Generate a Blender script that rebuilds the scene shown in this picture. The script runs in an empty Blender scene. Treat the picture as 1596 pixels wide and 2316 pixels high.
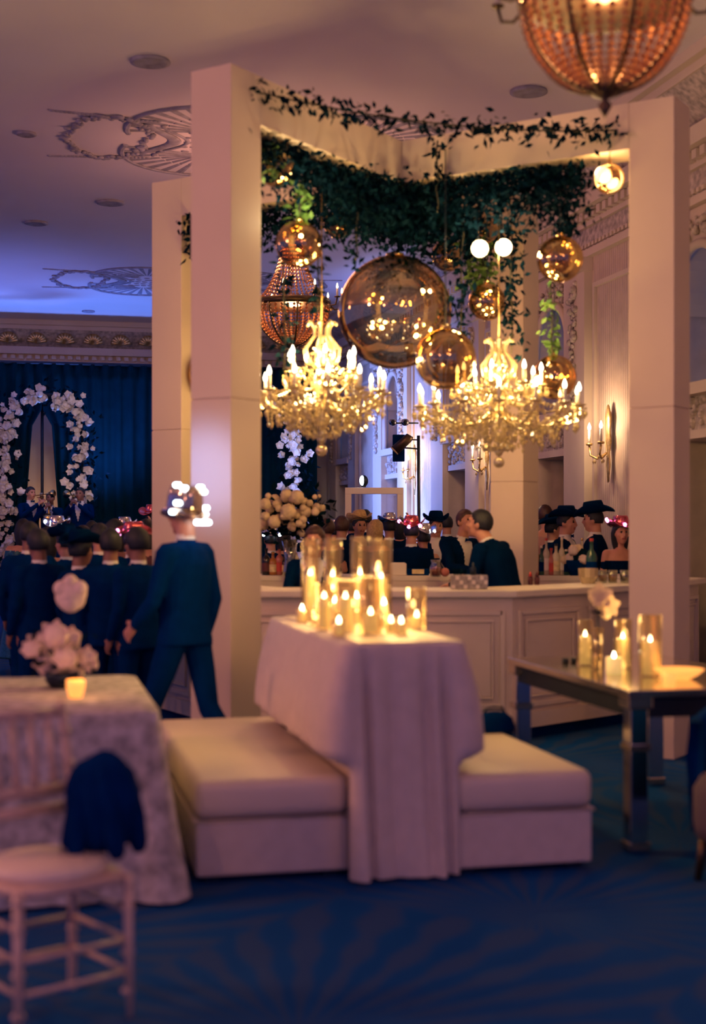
import bpy, bmesh, math, random
import numpy as np
from mathutils import Vector, Matrix, noise

random.seed(7)
S = bpy.context.scene
COL = S.collection
R = math.radians
PI = math.pi

# ---------------------------------------------------------------- camera, world, exposure
E, F, CX, HY = 1.52, 3200.0, 798.0, 1190.0          # eye height, focal length in px, centre column, horizon row (1596 x 2316 frame)
cd = bpy.data.cameras.new('camera'); cam = bpy.data.objects.new('camera', cd); COL.objects.link(cam)
cam.location = (0, 0, E); cam.rotation_euler = (PI/2, 0, 0)
cd.sensor_fit = 'VERTICAL'; cd.sensor_height = 36.0; cd.sensor_width = 24.0
cd.lens = F/2316*36.0; cd.shift_y = (HY-1158)/2316
cd.clip_start = 0.05; cd.clip_end = 200
cd.dof.use_dof = True; cd.dof.focus_distance = 19.0; cd.dof.aperture_fstop = 1.25
S.camera = cam
S.view_settings.view_transform = 'Standard'; S.view_settings.look = 'None'
S.view_settings.gamma = 1.0; S.view_settings.use_curve_mapping = False
S.view_settings.exposure = 0.05
try:
    S.cycles.use_denoising = True; S.cycles.use_adaptive_sampling = True; S.cycles.adaptive_threshold = .05; S.cycles.adaptive_min_samples = 16; S.cycles.max_bounces = 5; S.cycles.diffuse_bounces = 2; S.cycles.glossy_bounces = 3; S.cycles.transparent_max_bounces = 10
    S.cycles.sample_clamp_indirect = 4.0; S.cycles.caustics_reflective = False; S.cycles.caustics_refractive = False
except Exception: pass
W = bpy.data.worlds.new('world'); S.world = W; W.use_nodes = True
bg = W.node_tree.nodes['Background']; bg.inputs['Color'].default_value = (0.075, 0.100, 0.370, 1); bg.inputs['Strength'].default_value = 1.0

TH = R(12.8); CT, ST = math.cos(TH), math.sin(TH)    # the room and everything in it is turned 12.8 degrees to the camera
def room(x, y, z=0): return Vector((x*CT-y*ST, x*ST+y*CT, z))
def at(px, py, Y): return Vector(((px-CX)/F*Y, Y, E-(py-HY)/F*Y))
ROOM = Matrix.Rotation(TH, 4, 'Z')

def light(name, kind, loc, energy, color, size=0.1, aim=None, spot=60, blend=.6):
    d = bpy.data.lights.new(name, kind); d.energy = energy; d.color = color
    if kind == 'AREA': d.size = size
    else: d.shadow_soft_size = size
    if kind == 'SPOT': d.spot_size = R(spot); d.spot_blend = blend
    o = bpy.data.objects.new(name, d); COL.objects.link(o); o.location = loc
    if aim is not None: o.rotation_euler = (Vector(aim)-Vector(loc)).to_track_quat('-Z', 'Y').to_euler()
    return o
WARM = (1.0, .46, .18); GOLD = (1.0, .585, .18); ROSE = (1.0, .39, .22); BLUE = (.13, .28, 1.0); ICE = (.42, .55, 1.0)
# room chandeliers (the pair behind the camera and the ones over the dance floor)
for (x, y, e) in ((2.6, -2.4, 160), (-6.5, 6.3, 480), (2.6, 15.05, 70), (-6.5, -2.4, 200), (-6.5, 15.05, 80)):
    light('chandelier_glow', 'POINT', room(x, y, 4.6), e*1.15, ROSE, .35)
# stage wash: blue on the ceiling, the end of the long wall and the near column
light('stage_wash', 'SPOT', room(-3.6, 26.6, 1.4), 650, BLUE, .3, room(-3.0, 27.0, 5.6), 92, .9)
light('stage_wash', 'SPOT', room(1.4, 26.6, 1.4), 650, BLUE, .3, room(1.4, 26.8, 5.6), 92, .9)
light('stage_wash', 'SPOT', room(-1.2, 24.8, 1.4), 420, (.22, .28, 1.0), .3, room(-1.2, 24.0, 5.6), 92, .9)
light('stage_wash', 'SPOT', room(2.2, 23.6, 2.2), 1500, (.2, .32, 1.0), .25, room(6.1, 23.0, 2.7), 100, .9)
light('wall_uplight', 'SPOT', room(5.3, 22.2, .3), 420, ICE, .12, room(6.06, 21.9, 2.2), 60, .9)
light('follow_spot', 'SPOT', Vector((-7.5, 5.0, 3.2)), 2300, (.36, .48, 1.0), .12, Vector((-.90, 8.66, 1.85)), 5.6, 1.0)

# ---------------------------------------------------------------- helpers
class MB:
    def __init__(s): s.v = []; s.f = []; s.m = []
    def add(s, vs, fs, mi=0):
        o = len(s.v); s.v += [tuple(p) for p in vs]; s.f += [tuple(i+o for i in f) for f in fs]; s.m += [mi]*len(fs); return s
    def box(s, c, d, rz=0, mi=0, M=None):
        x, y, z = d[0]/2, d[1]/2, d[2]/2; ca, sa = math.cos(rz), math.sin(rz); c = Vector(c)
        vs = []
        for k in range(8):
            a, b, e = (x if k & 1 else -x), (y if k & 2 else -y), (z if k & 4 else -z)
            p = Vector((a*ca-b*sa, a*sa+b*ca, e))+c
            vs.append(M @ p if M else p)
        return s.add(vs, [(0,2,3,1),(4,5,7,6),(0,1,5,4),(2,6,7,3),(0,4,6,2),(1,3,7,5)], mi)
    def prism(s, poly, z0, z1, mi=0, M=None):
        n = len(poly)
        vs = [Vector((p[0], p[1], z0)) for p in poly]+[Vector((p[0], p[1], z1)) for p in poly]
        if M: vs = [M @ p for p in vs]
        return s.add(vs, [tuple(range(n))[::-1], tuple(range(n, 2*n))]+[(i, (i+1) % n, n+(i+1) % n, n+i) for i in range(n)], mi)
    def tube(s, path, r, n=8, mi=0, round_caps=False, flat=1.0):
        P = [Vector(p) for p in path]; r = list(r) if hasattr(r, '__len__') else [r]*len(P)
        if round_caps:
            d0 = (P[0]-P[1]).normalized(); d1 = (P[-1]-P[-2]).normalized()
            P = [P[0]+d0*r[0]*.98, P[0]+d0*r[0]*.75]+P+[P[-1]+d1*r[-1]*.75, P[-1]+d1*r[-1]*.98]
            r = [r[0]*.15, r[0]*.66]+r+[r[-1]*.66, r[-1]*.15]
        up = Vector((0, 0, 1)); vs = []; fs = []
        t = (P[1]-P[0]).normalized()
        x = t.cross(up)
        if x.length < 1e-4: x = Vector((1, 0, 0))
        x.normalize()
        for i, p in enumerate(P):
            t = (P[min(i+1, len(P)-1)]-P[max(i-1, 0)])
            t = t.normalized() if t.length > 1e-9 else Vector((0, 0, 1))
            x = (x-t*x.dot(t)); x = x.normalized() if x.length > 1e-6 else t.orthogonal().normalized()
            y = t.cross(x)
            for k in range(n):
                a = 2*PI*k/n; vs.append(p+(x*math.cos(a)+y*math.sin(a)*flat)*r[i])
        m = len(P)
        for i in range(m-1):
            for k in range(n):
                fs.append((i*n+k, i*n+(k+1) % n, (i+1)*n+(k+1) % n, (i+1)*n+k))
        fs += [tuple(range(n))[::-1], tuple(range((m-1)*n, m*n))]
        return s.add(vs, fs, mi)
    def lathe(s, prof, n=16, mi=0, M=None, sx=1, sy=1):
        vs = []; fs = []; m = len(prof)
        for (r, z) in prof:
            r = max(r, 1e-4)
            for k in range(n):
                a = 2*PI*k/n; p = Vector((r*math.cos(a)*sx, r*math.sin(a)*sy, z)); vs.append(M @ p if M else p)
        for i in range(m-1):
            for k in range(n): fs.append((i*n+k, i*n+(k+1) % n, (i+1)*n+(k+1) % n, (i+1)*n+k))
        fs += [tuple(range(n))[::-1], tuple(range((m-1)*n, m*n))]
        return s.add(vs, fs, mi)
    def ell(s, c, r, nu=12, nv=8, mi=0, M=None, lump=0, ls=3, seed=0):
        if not hasattr(r, '__len__'): r = (r, r, r)
        c = Vector(c); vs = []; fs = []
        def q(p):
            k = 1+lump*noise.noise(p*ls+Vector((seed*3.7, seed*1.3, 0))) if lump else 1
            p = Vector((p.x*r[0], p.y*r[1], p.z*r[2]))*k
            return (M @ p if M else p)+c
        vs.append(q(Vector((0, 0, -1))))
        for i in range(1, nv):
            b = -PI/2+PI*i/nv
            for k in range(nu):
                a = 2*PI*k/nu; vs.append(q(Vector((math.cos(b)*math.cos(a), math.cos(b)*math.sin(a), math.sin(b)))))
        vs.append(q(Vector((0, 0, 1)))); t = len(vs)-1
        for k in range(nu): fs.append((0, 1+(k+1) % nu, 1+k)); fs.append((t, t-nu+k, t-nu+(k+1) % nu))
        for i in range(nv-2):
            for k in range(nu): fs.append((1+i*nu+k, 1+i*nu+(k+1) % nu, 1+(i+1)*nu+(k+1) % nu, 1+(i+1)*nu+k))
        return s.add(vs, fs, mi)
    def octa(s, c, r, h, mi=0):
        c = Vector(c)
        return s.add([c+Vector(p) for p in ((r,0,0),(0,r,0),(-r,0,0),(0,-r,0),(0,0,h),(0,0,-h))],
                     [(0,1,4),(1,2,4),(2,3,4),(3,0,4),(1,0,5),(2,1,5),(3,2,5),(0,3,5)], mi)
    def leaf(s, p, d, w, l, mi=0):
        d = d.normalized(); x = d.cross(Vector((random.uniform(-1,1), random.uniform(-1,1), random.uniform(-1,1))))
        if x.length < 1e-3: x = d.orthogonal()
        x.normalize(); nrm = x.cross(d)
        return s.add([p, p+d*l*.45+x*w/2+nrm*w*.12, p+d*l, p+d*l*.45-x*w/2+nrm*w*.12], [(0,1,2),(0,2,3)], mi)
    def mesh(s, name, mats, smooth=True):
        me = bpy.data.meshes.new(name); me.from_pydata(s.v, [], s.f)
        for m in (mats if isinstance(mats, (list, tuple)) else [mats]): me.materials.append(m)
        me.polygons.foreach_set('material_index', s.m)
        me.polygons.foreach_set('use_smooth', [smooth]*len(s.f)); me.update(); return me
    def build(s, name, mats, parent=None, smooth=True, world=False, bevel=0, seg=2, loc=None, rz=0):
        me = s.mesh(name, mats, smooth)
        if world and parent is not None: me.transform(wm(parent).inverted())
        return put(name, me, parent, loc, rz, bevel, seg)
def wm(o):
    m = o.matrix_basis.copy()
    while o.parent: o = o.parent; m = o.matrix_basis @ m
    return m
def put(name, me, parent=None, loc=None, rz=0, bevel=0, seg=2):
    o = bpy.data.objects.new(name, me); COL.objects.link(o)
    if parent is not None: o.parent = parent
    if loc is not None: o.location = loc
    if rz: o.rotation_euler = (0, 0, rz)
    if bevel:
        b = o.modifiers.new('bevel', 'BEVEL'); b.width = bevel; b.segments = seg; b.limit_method = 'ANGLE'
    return o
def tag(o, label=None, cat=None, group=None, kind=None):
    if label: o['label'] = label
    if cat: o['category'] = cat
    if group: o['group'] = group
    if kind: o['kind'] = kind
    return o
def thing(name, label, cat, loc=(0,0,0), rz=0, group=None, kind=None):
    o = bpy.data.objects.new(name, None); COL.objects.link(o); o.empty_display_size = .1
    o.location = loc; o.rotation_euler = (0, 0, rz)
    return tag(o, label, cat, group, kind)
def dup(o, parent=None, loc=None, rz=None):
    c = o.copy(); COL.objects.link(c); c.parent = parent
    for ch in list(o.children): dup(ch, c)
    if loc is not None: c.location = loc
    if rz is not None: c.rotation_euler = (0, 0, rz)
    return c
def struct(mb, name, mats, smooth=False, parent=None, bevel=0):
    o = mb.build(name, mats, parent, smooth, bevel=bevel)
    if parent is None: o['kind'] = 'structure'
    return o

# ---------------------------------------------------------------- materials
def newmat(name):
    m = bpy.data.materials.new(name); m.use_nodes = True; nt = m.node_tree
    for n in list(nt.nodes): nt.nodes.remove(n)
    out = nt.nodes.new('ShaderNodeOutputMaterial'); return m, nt, out
def N(nt, t, **kw):
    n = nt.nodes.new('ShaderNode'+t)
    for k, v in kw.items():
        if k in n.inputs: n.inputs[k].default_value = v
        else: setattr(n, k, v)
    return n
def rgb(c, k=1): return (min(c[0]*k, 1), min(c[1]*k, 1), min(c[2]*k, 1), 1)
def M(name, col, rough=.6, metal=0, var=.12, scale=6, bump=0, bscale=60, emit=0, ecol=None, spec=.5, sheen=0, trans=0, alpha=1):
    m, nt, out = newmat(name); b = N(nt, 'BsdfPrincipled')
    b.inputs['Roughness'].default_value = rough; b.inputs['Metallic'].default_value = metal
    b.inputs['Specular IOR Level'].default_value = spec; b.inputs['Alpha'].default_value = alpha
    if sheen: b.inputs['Sheen Weight'].default_value = sheen
    if trans: b.inputs['Transmission Weight'].default_value = trans
    tc = N(nt, 'TexCoord'); nz = N(nt, 'TexNoise'); nz.inputs['Scale'].default_value = scale; nz.inputs['Detail'].default_value = 4
    cr = N(nt, 'ValToRGB'); cr.color_ramp.elements[0].color = rgb(col, 1-var); cr.color_ramp.elements[1].color = rgb(col, 1+var)
    cr.color_ramp.elements[0].position = .3; cr.color_ramp.elements[1].position = .7
    nt.links.new(tc.outputs['Object'], nz.inputs['Vector']); nt.links.new(nz.outputs['Fac'], cr.inputs['Fac']); nt.links.new(cr.outputs['Color'], b.inputs['Base Color'])
    if emit:
        b.inputs['Emission Color'].default_value = rgb(ecol or col); b.inputs['Emission Strength'].default_value = emit
    if bump:
        n2 = N(nt, 'TexNoise'); n2.inputs['Scale'].default_value = bscale; bp = N(nt, 'Bump'); bp.inputs['Strength'].default_value = bump
        nt.links.new(tc.outputs['Object'], n2.inputs['Vector']); nt.links.new(n2.outputs['Fac'], bp.inputs['Height']); nt.links.new(bp.outputs['Normal'], b.inputs['Normal'])
    nt.links.new(b.outputs['BSDF'], out.inputs['Surface']); return m
def GLASS(name, tint, refl=.12, gcol=(1, 1, 1), rough=.02, edge=.5, body=None, bodyfac=0):
    m, nt, out = newmat(name)
    t = N(nt, 'BsdfTransparent'); t.inputs['Color'].default_value = rgb(tint)
    g = N(nt, 'BsdfGlossy'); g.inputs['Color'].default_value = rgb(gcol); g.inputs['Roughness'].default_value = rough
    lw = N(nt, 'LayerWeight'); lw.inputs['Blend'].default_value = edge
    mr = N(nt, 'MapRange'); mr.inputs['To Min'].default_value = refl; mr.inputs['To Max'].default_value = min(1, refl+.6)
    mx = N(nt, 'MixShader'); nt.links.new(lw.outputs['Facing'], mr.inputs['Value']); nt.links.new(mr.outputs['Result'], mx.inputs['Fac'])
    src = t.outputs['BSDF']
    if body:
        d = N(nt, 'BsdfDiffuse'); d.inputs['Color'].default_value = rgb(body); tl = N(nt, 'BsdfTranslucent'); tl.inputs['Color'].default_value = rgb(body)
        ad = N(nt, 'MixShader'); ad.inputs['Fac'].default_value = .5; nt.links.new(d.outputs['BSDF'], ad.inputs[1]); nt.links.new(tl.outputs['BSDF'], ad.inputs[2])
        m2 = N(nt, 'MixShader'); m2.inputs['Fac'].default_value = bodyfac; nt.links.new(src, m2.inputs[1]); nt.links.new(ad.outputs['Shader'], m2.inputs[2]); src = m2.outputs['Shader'] if bodyfac < 1 else ad.outputs['Shader']
    nt.links.new(src, mx.inputs[1]); nt.links.new(g.outputs['BSDF'], mx.inputs[2]); nt.links.new(mx.outputs['Shader'], out.inputs['Surface']); return m
def EMIT(name, col, s):
    m, nt, out = newmat(name); e = N(nt, 'Emission'); e.inputs['Color'].default_value = rgb(col); e.inputs['Strength'].default_value = s
    nt.links.new(e.outputs['Emission'], out.inputs['Surface']); return m

def striped(name, col, per, depth, rough=.6, axis='Y', var=.08):
    """painted surface with fine vertical reeding (relief only)"""
    m = M(name, col, rough, var=var); nt = m.node_tree; b = next(n for n in nt.nodes if n.type == 'BSDF_PRINCIPLED')
    tc = next(n for n in nt.nodes if n.type == 'TEX_COORD'); w = N(nt, 'TexWave'); w.wave_type = 'BANDS'; w.bands_direction = axis
    w.inputs['Scale'].default_value = PI*2/per/20; bp = N(nt, 'Bump'); bp.inputs['Strength'].default_value = depth; bp.inputs['Distance'].default_value = .02
    nt.links.new(tc.outputs['Object'], w.inputs['Vector']); nt.links.new(w.outputs['Fac'], bp.inputs['Height']); nt.links.new(bp.outputs['Normal'], b.inputs['Normal'])
    return m

def carpet_mat():
    m, nt, out = newmat('carpet'); L = nt.links.new
    b = N(nt, 'BsdfPrincipled'); b.inputs['Roughness'].default_value = .95; b.inputs['Specular IOR Level'].default_value = .1
    tc = N(nt, 'TexCoord'); mp = N(nt, 'Mapping'); mp.inputs['Scale'].default_value = (.62, .62, .62); mp.inputs['Rotation'].default_value = (0, 0, R(33))
    L(tc.outputs['Object'], mp.inputs['Vector'])
    fr = N(nt, 'VectorMath'); fr.operation = 'FRACTION'; L(mp.outputs['Vector'], fr.inputs[0])
    sb = N(nt, 'VectorMath'); sb.operation = 'SUBTRACT'; sb.inputs[1].default_value = (.5, .12, 0); L(fr.outputs['Vector'], sb.inputs[0])
    sp = N(nt, 'SeparateXYZ'); L(sb.outputs['Vector'], sp.inputs[0])
    an = N(nt, 'Math'); an.operation = 'ARCTAN2'; L(sp.outputs['Y'], an.inputs[0]); L(sp.outputs['X'], an.inputs[1])
    mu = N(nt, 'Math'); mu.operation = 'MULTIPLY'; mu.inputs[1].default_value = 30; L(an.outputs[0], mu.inputs[0])
    si = N(nt, 'Math'); si.operation = 'SINE'; L(mu.outputs[0], si.inputs[0])
    ln = N(nt, 'VectorMath'); ln.operation = 'LENGTH'; L(sb.outputs['Vector'], ln.inputs[0])
    m2 = N(nt, 'Math'); m2.operation = 'MULTIPLY'; m2.inputs[1].default_value = 26; L(ln.outputs['Value'], m2.inputs[0])
    s2 = N(nt, 'Math'); s2.operation = 'SINE'; L(m2.outputs[0], s2.inputs[0])
    ad = N(nt, 'Math'); ad.operation = 'MULTIPLY_ADD'; ad.inputs[1].default_value = .45; L(s2.outputs[0], ad.inputs[0]); L(si.outputs[0], ad.inputs[2])
    nz = N(nt, 'TexNoise'); nz.inputs['Scale'].default_value = 1.4; L(tc.outputs['Object'], nz.inputs['Vector'])
    a2 = N(nt, 'Math'); a2.operation = 'ADD'; L(ad.outputs[0], a2.inputs[0]); L(nz.outputs['Fac'], a2.inputs[1])
    cr = N(nt, 'ValToRGB'); cr.color_ramp.elements[0].position = .1; cr.color_ramp.elements[0].color = (.001, .060, .26, 1)
    cr.color_ramp.elements[1].position = 1.0; cr.color_ramp.elements[1].color = (.022, .066, .21, 1); L(a2.outputs[0], cr.inputs['Fac'])
    L(cr.outputs['Color'], b.inputs['Base Color'])
    n3 = N(nt, 'TexNoise'); n3.inputs['Scale'].default_value = 220; bp = N(nt, 'Bump'); bp.inputs['Strength'].default_value = .4
    L(tc.outputs['Object'], n3.inputs['Vector']); L(n3.outputs['Fac'], bp.inputs['Height']); L(bp.outputs['Normal'], b.inputs['Normal'])
    L(b.outputs['BSDF'], out.inputs['Surface']); return m

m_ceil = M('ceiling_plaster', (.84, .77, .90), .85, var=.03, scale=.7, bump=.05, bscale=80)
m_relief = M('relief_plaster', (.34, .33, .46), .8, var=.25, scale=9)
m_wall = M('wall_paint', (.72, .62, .54), .7, var=.04, scale=2)
m_reed = striped('reeded_wall', (.64, .53, .46), .055, .5)
m_orn = M('ornament', (.52, .46, .42), .5, var=.45, scale=16, bump=.9, bscale=22)
m_gilt = M('gilt', (.62, .44, .20), .35, .75, var=.3, scale=30)
m_white = M('white_paint', (.80, .70, .62), .5, var=.03, scale=3)
m_canopy = M('canopy_paint', (.76, .62, .52), .55, var=.03, scale=2.0)
m_barpaint = M('bar_paint', (.76, .63, .56), .5, var=.04, scale=3)
m_linen = M('linen', (.72, .60, .56), .9, var=.05, scale=14, bump=.15, bscale=300, sheen=.2)
m_lace = M('lace_cloth', (.52, .46, .46), .9, var=.45, scale=17, bump=.3, bscale=60)
m_leather = M('cream_leather', (.80, .66, .56), .45, var=.04, scale=4, bump=.05, bscale=120)
m_navy = M('navy_wool', (.0006, .024, .125), .9, var=.12, scale=20, spec=.02)
m_black = M('black_cloth', (.0006, .020, .105), .9, var=.15, scale=12, spec=.02)
m_tux = M('black_tuxedo', (.0006, .012, .050), .9, var=.12, scale=14, spec=.02)
m_drape = M('black_drape', (.002, .026, .042), .95, var=.12, scale=5, spec=.02)
m_dress = M('wine_dress', (.10, .022, .035), .6, var=.3, scale=20)
m_teal = M('sequin_dress', (.02, .10, .14), .25, .5, var=.6, scale=90)
m_mauve = M('mauve_velvet', (.11, .075, .10), .9)
m_mosaic = M('mosaic_grey', (.34, .29, .27), .35, var=.35, scale=40)
m_chairw = M('limed_wood', (.62, .44, .38), .4, var=.15, scale=12)
m_blush = M('blush_dress', (.45, .22, .20), .6, var=.2)
m_shirt = M('white_shirt', (.80, .74, .70), .7, var=.03)
m_skin = M('skin', (.58, .27, .19), .5, var=.08, scale=12)
m_skin2 = M('skin_deep', (.30, .13, .09), .5, var=.08, scale=12)
m_lips = M('lips', (.38, .10, .09), .4)
m_eye = M('eye_dark', (.02, .015, .02), .2)
m_hair = M('dark_hair', (.009, .012, .024), .6, var=.4, scale=60)
m_hair2 = M('auburn_hair', (.06, .024, .022), .5, var=.4, scale=60)
m_hair3 = M('blond_hair', (.45, .28, .13), .5, var=.3, scale=60)
m_felt = M('black_felt', (.0006, .012, .050), .95, var=.15, spec=.02)
m_straw = M('straw', (.55, .36, .16), .7, var=.25, scale=50, bump=.4, bscale=90)
m_foil = M('pink_foil', (.80, .16, .22), .18, .8, var=.15)
m_silver = M('mirror_foil', (.80, .78, .80), .12, 1.0, var=.1, bump=.5, bscale=30)
m_gold = M('brass', (.72, .48, .20), .25, 1.0, var=.15)
m_chrome = M('chrome', (.75, .72, .70), .15, 1.0, var=.05)
m_darkmetal = M('dark_metal', (.02, .03, .05), .45, .6)
m_bronze = M('aged_bronze', (.10, .065, .04), .4, .8, var=.3)
m_crystal = GLASS('crystal', (.95, .86, .62), .30, (1, .90, .68), .08, .5, (.95, .78, .46), 1.0)
m_crystal2 = GLASS('amber_crystal', (.9, .6, .38), .25, (1, .75, .5), .12, .5, (.66, .34, .20), 1.0)
m_sphere = GLASS('smoked_glass', (.72, .55, .33), .26, (1.0, .76, .44), .015, .45)
m_clear = GLASS('clear_glass', (.96, .90, .80), .05, (1, .95, .85), .02, .35)
m_acryl = GLASS('clear_plastic', (.85, .62, .42), .25, (1, .95, .95), .06, .5, (.6, .3, .14), .25)
m_bottle = GLASS('bottle_glass', (.75, .78, .70), .15, (1, 1, .95), .03, .4)
m_wax = M('wax', (.95, .80, .48), .5, emit=.55, ecol=(1, .62, .18))
m_votive = M('amber_votive', (.95, .45, .15), .3, emit=1.3, ecol=(1, .36, .07))
m_flame = EMIT('flame', (1, .80, .45), 26)
m_bulb = EMIT('candle_bulb', (1, .82, .55), 11)
m_lens = EMIT('spot_lens', (1, .95, .86), 22)
m_led = EMIT('led', (.72, .88, 1), 10)
m_ledp = EMIT('pink_led', (1, .35, .8), 6)
m_rose = M('white_petal', (.88, .80, .72), .7, var=.12, scale=25)
m_bloom = M('cream_petal', (.78, .58, .40), .75, var=.15, scale=25, bump=.6, bscale=45)
m_pinkpetal = M('blush_petal', (.80, .62, .58), .7, var=.1, scale=12)
m_leafd = M('dark_leaf', (.0010, .012, .024), .9, var=.5, scale=5, spec=.05)
m_leaf = M('green_leaf', (.10, .22, .05), .55, var=.4, scale=6)
m_stem = M('stem', (.05, .045, .03), .8)
m_glassblue = M('night_glass', (.04, .10, .25), .15, var=.3, scale=2, emit=.34, ecol=(.05, .24, .90))
m_doorw = M('painted_door', (.34, .30, .29), .5)
m_mirror = M('mirror_top', (.62, .52, .42), .12, .9, var=.06)
m_red = M('red_paint', (.55, .05, .05), .5)
m_paper = M('paper_label', (.72, .58, .34), .7, var=.2, scale=30)
LIQ = [M('liquor_%s' % n, c, .15, var=.1) for n, c in (('amber', (.45, .18, .05)), ('pale', (.62, .55, .42)), ('rose', (.50, .16, .14)), ('green', (.03, .10, .08)), ('dark', (.02, .02, .03)))]

# ================================================================ THE ROOM
HC = 5.6
mb = MB(); mb.box((-3, 13.5, -.05), (20, 38, .1), M=ROOM); struct(mb, 'floor', carpet_mat())
mb = MB(); mb.box((-3, 13.5, HC+.05), (20, 38, .1), M=ROOM); ceiling = struct(mb, 'ceiling', m_ceil)

def fan_mesh(r, rays, a0, a1):
    mb = MB(); n = rays*2
    for k in range(rays):
        a = a0+(a1-a0)*(k+.25)/rays; b = a0+(a1-a0)*(k+.75)/rays
        for (q0, q1) in ((.16, .58), (.58, 1.0)):
            i0, i1 = q0*r, q1*r-.02
            mb.add([(i0*math.cos(a), i0*math.sin(a), 0), (i1*math.cos(a), i1*math.sin(a), 0), (i1*math.cos(b), i1*math.sin(b), 0), (i0*math.cos(b), i0*math.sin(b), 0),
                    (i0*math.cos((a+b)/2), i0*math.sin((a+b)/2), -.012), (i1*math.cos((a+b)/2), i1*math.sin((a+b)/2), -.014)],
                   [(0, 1, 5, 4), (4, 5, 2, 3), (1, 2, 5), (0, 4, 3)])
    mb.tube([(r*math.cos(a0+(a1-a0)*k/20), r*math.sin(a0+(a1-a0)*k/20), -.01) for k in range(21)], .03, 6, flat=.5)
    return mb.mesh('fan', m_relief, False)
fan_me = fan_mesh(.90, 17, R(-15), R(195))
def garland_mesh(rx, ry, n, r, a0=0, a1=2*PI):
    mb = MB()
    for k in range(n):
        a = a0+(a1-a0)*k/n; j = random.uniform(-.05, .05)
        mb.ell(((rx+j)*math.cos(a), (ry+j)*math.sin(a), -.015), (r*random.uniform(.6, 1.4), r*random.uniform(.6, 1.3), .018), 7, 4)
    return mb.mesh('garland', m_relief)
gar_me = garland_mesh(.42, .78, 80, .042)
def medallion(cy, cx=2.6):
    mb = MB()   # the scrolled band that ties the lobes together
    for s in (-1, 1):
        pts = []
        for k in range(25):
            t = -1+2*k/24; pts.append((s*(1.28-.16*math.cos(t*PI)), t*.62, -.006))
        mb.tube(pts, [.075-.03*abs(-1+2*k/24) for k in range(25)], 8, flat=.25)
        mb.tube([(p[0]-s*.14, p[1], -.006) for p in pts], .025, 6, flat=.4)
    mb.tube([(.5*math.cos(2*PI*k/40), .36*math.sin(2*PI*k/40), -.006) for k in range(41)], .035, 6, flat=.4)
    for k in range(5):
        for s in (-1, 1):
            for j in range(8): mb.ell((s*(.15+.12*j)+random.uniform(-.03, .03), -.36+k*.18, -.004), (.05, .022, .012), 6, 4)
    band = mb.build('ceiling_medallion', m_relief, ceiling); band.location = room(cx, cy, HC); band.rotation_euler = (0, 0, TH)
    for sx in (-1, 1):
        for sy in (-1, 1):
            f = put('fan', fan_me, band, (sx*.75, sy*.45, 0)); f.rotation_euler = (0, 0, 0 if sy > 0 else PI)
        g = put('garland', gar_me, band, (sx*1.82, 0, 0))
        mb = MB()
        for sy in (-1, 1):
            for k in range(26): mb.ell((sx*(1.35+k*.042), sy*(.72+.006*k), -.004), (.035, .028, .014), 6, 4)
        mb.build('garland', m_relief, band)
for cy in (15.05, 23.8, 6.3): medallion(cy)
for (px, py, r) in ((340, 137, .17), (250, 457, .17), (82, 503, .15), (200, 703, .12), (1195, 205, .17), (60, 301, .10)):
    Y = (HC-E)*F/(HY-py); p = at(px, py, Y)
    mb = MB(); mb.lathe([(r, 0), (r*1.05, -.02), (r*.8, -.03), (r*.5, -.012), (r*.2, -.025)], 20)
    o = mb.build('air_diffuser', m_relief, ceiling); o.location = (p.x, p.y, HC)

# ---- long wall on the side of the windows
WX = 6.06
wallp = MB(); wallp.box((WX+.62, 16, HC/2), (.1, 32, HC), M=ROOM)
wall_r = struct(wallp, 'wall_right', m_wall)
BAYS = (12.1, 15.9, 19.7, 23.5, 27.3)
HB = .56
def rbox(mb, x0, x1, y0, y1, z0, z1, mi=0): mb.box(((x0+x1)/2, (y0+y1)/2, (z0+z1)/2), (x1-x0, y1-y0, z1-z0), M=ROOM, mi=mi)
edges = [3.0]+[b for c in BAYS for b in (c-HB, c+HB)]+[31.0]
for i in range(0, len(edges), 2):
    y0, y1 = edges[i], edges[i+1]
    mb = MB(); rbox(mb, WX, WX+.6, y0, y1, 0, 4.5); struct(mb, 'pier', m_reed, parent=wall_r)
    for (a, b) in ((y0, y0+.62), (y1-.62, y1)):
        if b-a > 1: continue
        mb = MB(); rbox(mb, WX-.09, WX, a, b, .35, 4.35); rbox(mb, WX-.13, WX, a-.03, b+.03, 0, .35); rbox(mb, WX-.14, WX, a-.03, b+.03, 4.35, 4.5)
        struct(mb, 'pilaster', m_wall, parent=wall_r)
        mb = MB()                     # hanging plaster drop on the pilaster
        for k in range(60):
            z = 4.25-1.45*(k/60)
            p = room(WX-.105+random.uniform(-.02, .01), (a+b)/2+random.uniform(-.09, .09)*(1-.4*k/60), z)
            mb.ell(p, random.uniform(.018, .05), 6, 4)
        struct(mb, 'plaster_drop', m_orn, smooth=True, parent=wall_r)
    mb = MB()
    if y1-y0 < 4:
        c = (y0+y1)/2
        for (a, b, z0, z1) in ((c-.62, c-.57, .5, 4.2), (c+.57, c+.62, .5, 4.2), (c-.57, c+.57, 4.15, 4.2), (c-.57, c+.57, .5, .55), (c-.62, c+.62, .95, 1.05)): rbox(mb, WX-.035, WX, a, b, z0, z1)
        struct(mb, 'panel_moulding', m_wall, parent=wall_r)
nwin = 0
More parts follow.
